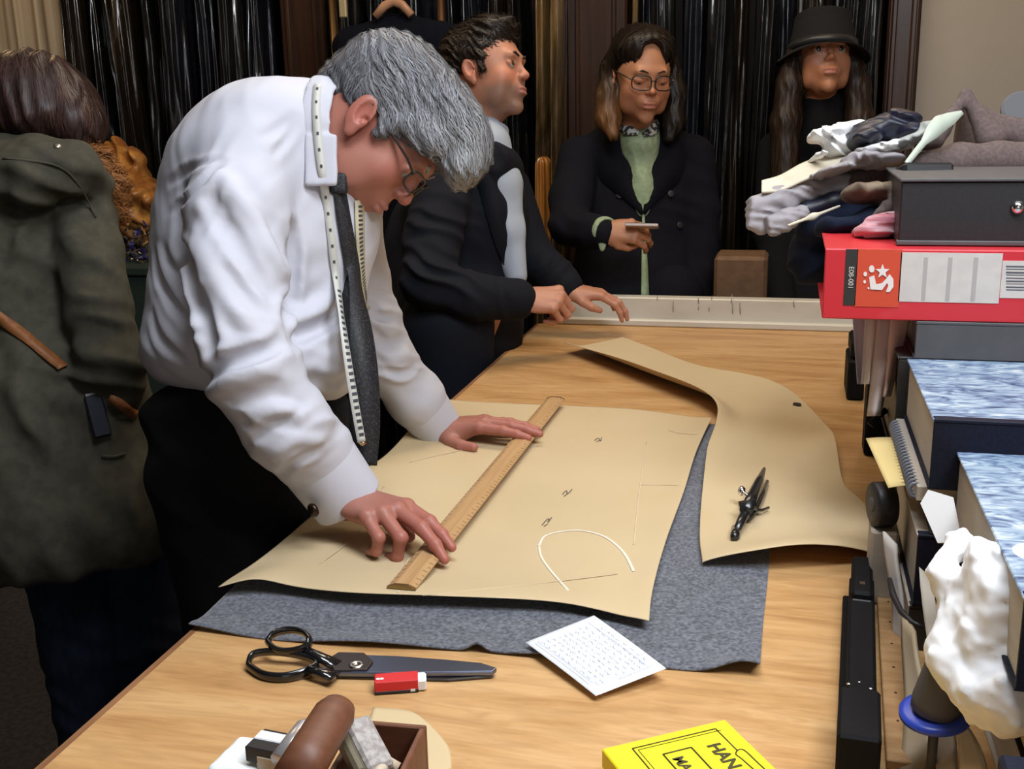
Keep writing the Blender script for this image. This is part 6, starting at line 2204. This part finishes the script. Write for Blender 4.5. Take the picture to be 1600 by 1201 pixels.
# phone
pc0 = K(1003, 353, 3.035)
ph = empty('phone', pc0, 'slim phone with pale edge held by woman in glasses', 'phone')
ax = _n(V(.95, -.04, -.15)); up_ = _n(V(.05, 1, -.03)); up_ = _n(up_ - ax * (up_ @ ax)); sd_ = np.cross(up_, ax)
MB().box(pc0, (.046, .032, .0042), [ax, sd_, up_], bev=.002).build('body', mat('phone_silver', (.55, .48, .46), .3, metal=.4), ph)
MB().box(pc0 + up_ * .0046, (.0445, .0305, .0006), [ax, sd_, up_]).build('screen', mat('phone_glass', (.01, .01, .012), .1), ph)

# ------------------------------------------------------------------ woman in the black hat
m_blkt = mat('black_knit', (.006, .006, .007), .95, spec=.2)
c0 = K(1285, 450, 3.5)
H_ = person_root((c0[0], c0[1], 0), 'woman in black brimmed hat with long brown hair, facing the camera at the back')
h4 = Head(K(1284, 97, 3.34), V(-.03, .02, -1), V(0, 1, 0), 1.06)
b = Blob()
h4.face(b, female=True)
b.cap(h4.L(0, -.02, -.04), K(1285, 190, 3.40), .046, .052, k=.025)
b.chain([(K(1285, 190, 3.41), .042), (K(1285, 300, 3.48), .06), (K(1285, 600, 3.48), .07)], k=.03)
for xx in (-.09, .09):
    b.chain([((c0[0] + xx, c0[1], .95), .09), ((c0[0] + xx, c0[1], .5), .055), ((c0[0] + xx, c0[1], .08), .036), ((c0[0] + xx, c0[1] - .08, .04), .032)], k=.03)
for sgn, pxs in ((-1, (1215, 1205, 1222)), (1, (1352, 1372, 1350))):
    L = [K(pxs[0], 235, 3.45), K(pxs[1], 360, 3.46), K(pxs[2], 470, 3.40)]
    b.chain([(K(1285, 260, 3.47), .04), (L[0], .035), (L[1], .034), (L[2], .024)], k=.02)
    hand(b, L[2], V(0, -1, -.1), V(sgn, 0, -.2), 1, .95)
blob_obj('body', b, .0036, skin_mat('skin_tan'), H_, lambda p: h4.skin(p, (.38, .165, .085), .6, lipcol=(.34, .12, .10)))
h4.eyes(H_, (.03, .02, .015), (0, 1, 0))
h4.brows(H_, m_dkb, w=.0028, arch=-.004)
hb = Blob()
h4.ell(hb, (0, -.022, .050), (.086, .100, .092), k=.01)
for q, xs in ((-1, (1241, 1234, 1228, 1226)), (1, (1330, 1338, 1342, 1344))):
    hb.chain([(K(xs[0], 85, 3.33), .024), (K(xs[1], 130, 3.33), .036), (K(xs[2], 190, 3.34), .042), (K(xs[3], 280, 3.36), .040)], k=.02)
hb.chain([(K(1285, 110, 3.44), .075), (K(1285, 230, 3.48), .09)], k=.03)
h4.ell(hb, (0, .105, -.01), (.064, .085, .100), k=.008, mode=1)
hb.disp = lambda p: .004 * folds(p, V(1, .05), .024, 4, 1.0, .3)
hair_obj('hair', H_, hb, lambda p: np.tile(-V(0, 1, 0), (len(p), 1)), m_hair, (.030, .017, .011), n=2400, length=.16, steps=10, width=.003, vox=.0055, lift=(0, .004), seed=9)
m_hat = mat('black_felt', (.010, .010, .011), .9, spec=.25)
hc = h4.L(0, .012, .026)
hat = bpy.data.objects.new('hat', None); COL.objects.link(hat); hat.parent = H_; hat.location = Vector(hc) - world_loc(H_)
b = Blob()
b.cap(hc + V(0, -.005), hc + V(0, .090), .105, .086, k=.01)
b.half(hc + V(0, .112), V(.02, 1, .1), .014)
b.half(hc, V(0, -1, 0), .004)
b.ell(hc + V(0, .129, .0), (.05, .07, .022), CAMR, k=.02, mode=1)
blob_obj('crown', b, .004, m_hat, hat)
nv, nu = 10, 64
S = np.zeros((nv, nu + 1, 3))
for i in range(nv):
    for k in range(nu + 1):
        t = 2 * math.pi * k / nu; q = i / (nv - 1)
        r = .098 + q * .042
        S[i, k] = hc + V(math.cos(t) * r, -.022 * (abs(math.cos(t)) ** 2) * q - .004 * q - .008 * q * (math.sin(t) < 0), math.sin(t) * r * 1.05)
sheet('brim', S, -.003, m_hat, hat)
MB().lathe(hc + V(0, .002), [(.1055, 0), (.1035, .022), (.100, .022)], ax=V(0, 1, 0), n=48).build('band', mat('hat_band', (.02, .02, .022), .4), hat, True)
j = Blob()
blobE(j, 1285, 330, 3.50, 90, 150, .12); blobE(j, 1285, 480, 3.50, 88, 150, .13); blobE(j, 1285, 225, 3.47, 82, 38, .10)
j.cap(K(1285, 166, 3.385), K(1285, 215, 3.41), .060, .075, k=.02)
for pxs in ((1215, 1205, 1222), (1352, 1372, 1350)):
    j.chain([(K(pxs[0], 235, 3.45), .062), (K(pxs[1], 360, 3.46), .056), (K(pxs[2], 470, 3.40), .042)], k=.02)
j.disp = fold_disp([((1285, 330, 3.38), .2, V(.3, 1), .08, .006, 2)])
blob_obj('sweater', j, .007, m_blkt, H_)
for xx in (-.09, .09):
    b = Blob(); b.chain([((c0[0] + xx, c0[1], .95), .105), ((c0[0] + xx, c0[1], .5), .07), ((c0[0] + xx, c0[1], .09), .055)], k=.02)
    blob_obj('trouser_leg', b, .012, m_blkt, H_)
    b = Blob(); b.cap((c0[0] + xx, c0[1] + .03, .04), (c0[0] + xx, c0[1] - .14, .034), .038, .032, k=.01); b.half((0, 0, .001), (0, 0, -1), .001)
    blob_obj('shoe', b, .009, m_shoe, H_)

# ------------------------------------------------------------------ woman in the olive parka
m_parka = mix_noise(mat('olive_parka', (.078, .072, .050), .85, spec=.3), (.060, .056, .040), nscale=9)
add_bump(m_parka, nscale=300, strength=.1, dist=.0005)
m_jean = mix_noise(mat('dark_denim', (.010, .014, .030), .9, spec=.2), (.016, .021, .042), (1, 1, .3), 60)
c0 = K(90, 560, 2.15)
A_ = person_root((c0[0], c0[1], 0), 'brown-haired woman in olive parka at the far left, back to the camera')
h5 = Head(K(66, 205, 2.10), V(.70, -.30, .66), V(.12, 1, .05), .98)
b = Blob()
h5.face(b, female=True)
b.cap(h5.L(0, -.02, -.04), K(70, 300, 2.14), .046, .05, k=.025)
b.chain([(K(70, 300, 2.14), .05), (K(72, 380, 2.18), .07), (K(90, 700, 2.18), .07)], k=.03)
rs, re, rw = K(130, 345, 2.10), K(176, 560, 2.05), K(150, 625, 2.16)
ls, le, lw = K(-20, 330, 2.25), K(-30, 540, 2.28), K(20, 600, 2.30)
for (a_, c_, d_) in ((rs, re, rw), (ls, le, lw)):
    b.chain([(K(70, 340, 2.17), .04), (a_, .035), (c_, .026), (d_, .024)], k=.012)
hand(b, rw, V(-.35, -.6, .5), V(.8, -.3, -.5), 1, .85)
hand(b, lw, V(.2, -.95, .1), V(-.8, -.1, .5), 1, .95)
bx_, by_ = c0[0], c0[1]
fa = np.array([.70, .66]) / 1
legs = [np.array([bx_ + .075, by_ - .07]), np.array([bx_ - .075, by_ + .07])]
kl = K(118, 900, 2.17); kr = K(212, 900, 2.22)
legs = [np.array([kl[0], kl[1]]), np.array([kr[0], kr[1]])]
for l in legs:
    b.chain([((l[0], l[1], .82), .07), ((l[0], l[1], .5), .055), ((l[0], l[1], .09), .036), ((l[0] + .07, l[1] + .03, .04), .032)], k=.03)
b.cap((*(legs[0] + legs[1]) / 2, .85), K(100, 700, 2.20), .09, .08, k=.03)
blob_obj('body', b, .004, skin_mat('skin_fair'), A_, lambda p: h5.skin(p, (.48, .26, .19), .6))
hb = Blob()
h5.ell(hb, (0, -.022, .055), (.088, .106, .090), k=.01)
hb.ell(K(52, 165, 2.10), (r_(100, 2.1), .105, r_(70, 2.1)), np.array([CAMR[0] * math.cos(.2) + CAMR[2] * math.sin(.2), CAMR[1], -CAMR[0] * math.sin(.2) + CAMR[2] * math.cos(.2)]), k=.02)
hb.ell(K(120, 195, 2.08), (r_(42, 2.1), .07, r_(42, 2.1)), CAMR, k=.03)
hb.chain([(K(10, 175, 2.08), .06), (K(5, 205, 2.08), .03)], k=.02)
hb.chain([(K(60, 185, 2.05), .055), (K(75, 215, 2.06), .02)], k=.02)
hb.disp = lambda p: .006 * folds(p, V(1, .25), .03, 14, 1.0, .3)


def fl5(p):
    q = p - K(40, 110, 2.12)
    s_ = q @ RT
    return np.tile(-V(0, 1, 0), (len(p), 1)) + s_[:, None] * 3.0 * RT[None] * np.clip(1 - (-(q @ -DN)) / .10, .1, 1)[:, None]


def warm(p, c):
    w = (np.clip(vnoise(p, .05, 3), 0, 1) * .5)[:, None]
    return c * (1 + w * np.array([.9, .5, .3]))


hair_obj('hair', A_, hb, fl5, m_hair, (.050, .028, .024), n=4200, length=.10, steps=10, width=.0022, vox=.004, lift=(0, .003), seed=10, tip=warm, var=.3)
j = Blob()
blobE(j, 45, 420, 2.15, 108, 190, .17); blobE(j, 75, 620, 2.15, 140, 170, .19); blobE(j, 55, 290, 2.14, 98, 70, .16)
# skirt of the coat
j.chain([(K(80, 640, 2.15), .17), (K(105, 790, 2.15), .200)], k=.06)
j.chain([(K(140, 650, 2.13), .11), (K(190, 790, 2.14), .125)], k=.06)
j.half(K(150, 888, 2.15), V(.15, -1, 0) * 1.0, .012)
j.chain([(K(128, 325, 2.09), r_(52, 2.1)), (K(138, 400, 2.06), r_(54, 2.05)), (K(152, 480, 2.03), r_(54, 2.03)), (K(172, 560, 2.02), r_(50, 2.02)), (K(178, 600, 2.05), r_(42, 2.05)), (K(160, 640, 2.10), r_(30, 2.1))], k=.022)
j.chain([(ls, .075), (le, .075), (lw, .05)], k=.03)
# hood lying round the neck
j.chain([(K(-30, 270, 2.00), r_(50, 2)), (K(50, 275, 1.98), r_(48, 2)), (K(110, 262, 2.00), r_(42, 2)), (K(150, 290, 2.06), r_(30, 2))], k=.02)
j.chain([(K(-30, 230, 2.02), r_(22, 2)), (K(50, 236, 2.0), r_(24, 2)), (K(110, 240, 2.02), r_(20, 2))], k=.02)
j.cap(K(-40, 318, 1.93), K(70, 316, 1.93), .006, .006, k=.02, mode=1)
j.disp = fold_disp([((110, 460, 1.98), .14, V(.6, .9), .07, .020, 1), ((170, 560, 1.96), .10, V(.2, 1), .05, .016, 2), ((90, 340, 2.0), .12, V(.9, -.5), .07, .016, 3), ((40, 500, 2.0), .16, V(1, .3), .08, .014, 4),
                    ((100, 760, 2.0), .22, V(1, .15), .10, .018, 5), ((190, 760, 2.0), .15, V(1, -.3), .09, .014, 6), ((30, 270, 1.9), .14, V(.35, 1), .05, .010, 7)], .003)
blob_obj('parka', j, .0055, m_parka, A_)
# fur trim of the hood
fb = Blob()
fb.chain([(K(118, 240, 2.06), .020), (K(145, 256, 2.08), .028), (K(168, 290, 2.10), .028), (K(180, 330, 2.12), .022)], k=.02)
hair_obj('fur_trim', A_, fb, lambda p: vnoise(p, .03, 1)[:, None] * V(1, .5) + vnoise(p, .03, 2)[:, None] * V(-.5, 1) + V(.7, .2), hair_mat('ginger_fur', .7), (.30, .12, .035), n=2200, length=.035, steps=5, width=.0016, vox=.005, lift=(.004, .02), seed=11)
# seams, pocket
surf_ribbon('pocket_flap', j, [(158, 712), (175, 714), (195, 708)], .006, m_parka, A_, lift=.003, thick=.002, n=8)
surf_ribbon('hood_seam', j, [(5, 248), (50, 252), (100, 262), (130, 300), (150, 340)], .004, m_parka, A_, lift=.001, thick=.0015, n=20)
c = K(90, 227, 1.96)
h = hit(j, 90, 229)
if h: MB().lathe(h[0], [(.006, -.001), (.007, .002), (.003, .004)], ax=h[1], n=14).build('snap_stud', mat('snap_metal', (.7, .66, .55), .3, metal=.9), A_, True)
for l in legs:
    b = Blob(); b.chain([((l[0], l[1], .80), .105), ((l[0], l[1], .5), .082), ((l[0], l[1], .10), .065)], k=.02)
    b.disp = lambda p: .005 * folds(p, (.2, .2, 1), .06, 31)
    blob_obj('jeans_leg', b, .008, m_jean, A_)
    b = Blob(); b.cap((l[0] - .04, l[1] - .02, .045), (l[0] + .12, l[1] + .06, .036), .042, .036, k=.01); b.half((0, 0, .001), (0, 0, -1), .001)
    blob_obj('boot', b, .009, m_shoe, A_)
# bag strap and pocketed wallet are separate things
m_tan = mix_noise(mat('tan_leather', (.34, .13, .04), .5), (.26, .095, .03), nscale=20)
sp_, sn_ = on_surf(j, resample(np.array([(-20, 478), (20, 512), (60, 545), (98, 577)], float), 16), .004)
sp2, sn2 = on_surf(j, resample(np.array([(172, 620), (190, 632), (210, 648)], float), 8), .004)
bg = empty('bag_strap', sp_[8], 'tan leather bag strap crossing the back of the olive parka', 'strap')
for _ in range(4): sp_[1:-1] = (sp_[:-2] + 2 * sp_[1:-1] + sp_[2:]) / 4
ribbon('upper_strap', sp_, .021, m_tan, bg, up=sn_, thick=.003, n=30)
ribbon('lower_strap', sp2, .018, m_tan, bg, up=sn2, thick=.003, n=14)
h = hit(j, 152, 650)
c = h[0]
wl = empty('wallet', c, 'dark navy wallet with pale top edge tucked in the parka pocket', 'wallet')
ax = _n(V(.25, -.95, 0)); nx = _n(h[1] - ax * (h[1] @ ax)); A = [ax, np.cross(nx, ax), nx]
MB().box(c + nx * .004, (.040, .016, .008), A, bev=.003).build('cover', mat('navy_leather', (.008, .010, .022), .5), wl)
MB().box(c + nx * .005 - ax * .041, (.003, .012, .005), A, bev=.001).build('pale_edge', mat('pale_edge', (.4, .4, .42), .5), wl)
# film cover visible between jeans and picture edge
cover(56, 26, 3.2, 1.12, .10, m_cov[0], 91, 'strip of clear film hanging behind the olive parka, left of the jeans', None, depth=.04, name='film_strip')
# ------------------------------------------------------------------ light
def area(name, loc, target, size, power, col, sy=None):
    l = bpy.data.lights.new(name, 'AREA')
    l.shape = 'RECTANGLE'; l.size = size; l.size_y = sy or size
    l.energy = power; l.color = col
    o = bpy.data.objects.new(name, l)
    COL.objects.link(o)
    o.location = loc
    o.rotation_euler = (Vector(target) - Vector(loc)).to_track_quat('-Z', 'Y').to_euler()
    return o


area('ceiling_panel', (.1, .9, 2.85), (.1, .9, 0), 1.1, 30, (.86, .92, 1.0), .5)
area('ceiling_panel', (-.6, 2.6, 2.85), (-.6, 2.6, 0), 1.1, 15, (1.0, .86, .68), .5)
area('ceiling_panel', (.75, .55, 2.5), (.45, .95, 1.0), .6, 17, (.95, .97, 1.0), .5)
area('front_light', (.6, -1.9, 1.9), (-.2, 2, 1.1), 1.6, 5, (.9, .95, 1.0), 1.0)  # frontal area light from behind the camera; no window is built
for (x, y, p) in ((-2.4, 2.9, 9), (.3, 3.0, 8)):
    l = bpy.data.lights.new('warm_bulb', 'POINT'); l.energy = p; l.color = (1, .68, .36); l.shadow_soft_size = .05
    o = bpy.data.objects.new('warm_bulb', l); COL.objects.link(o); o.location = (x, y, 2.6)
w = bpy.data.worlds.new('room'); w.use_nodes = True
w.node_tree.nodes['Background'].inputs[0].default_value = (.5, .5, .55, 1)
w.node_tree.nodes['Background'].inputs[1].default_value = .05
SC.world = w
SC.view_settings.view_transform = 'Standard'
SC.view_settings.look = 'None'
SC.view_settings.gamma = 1
SC.view_settings.use_curve_mapping = False
SC.view_settings.exposure = 0.35
SC.cycles.use_denoising = True
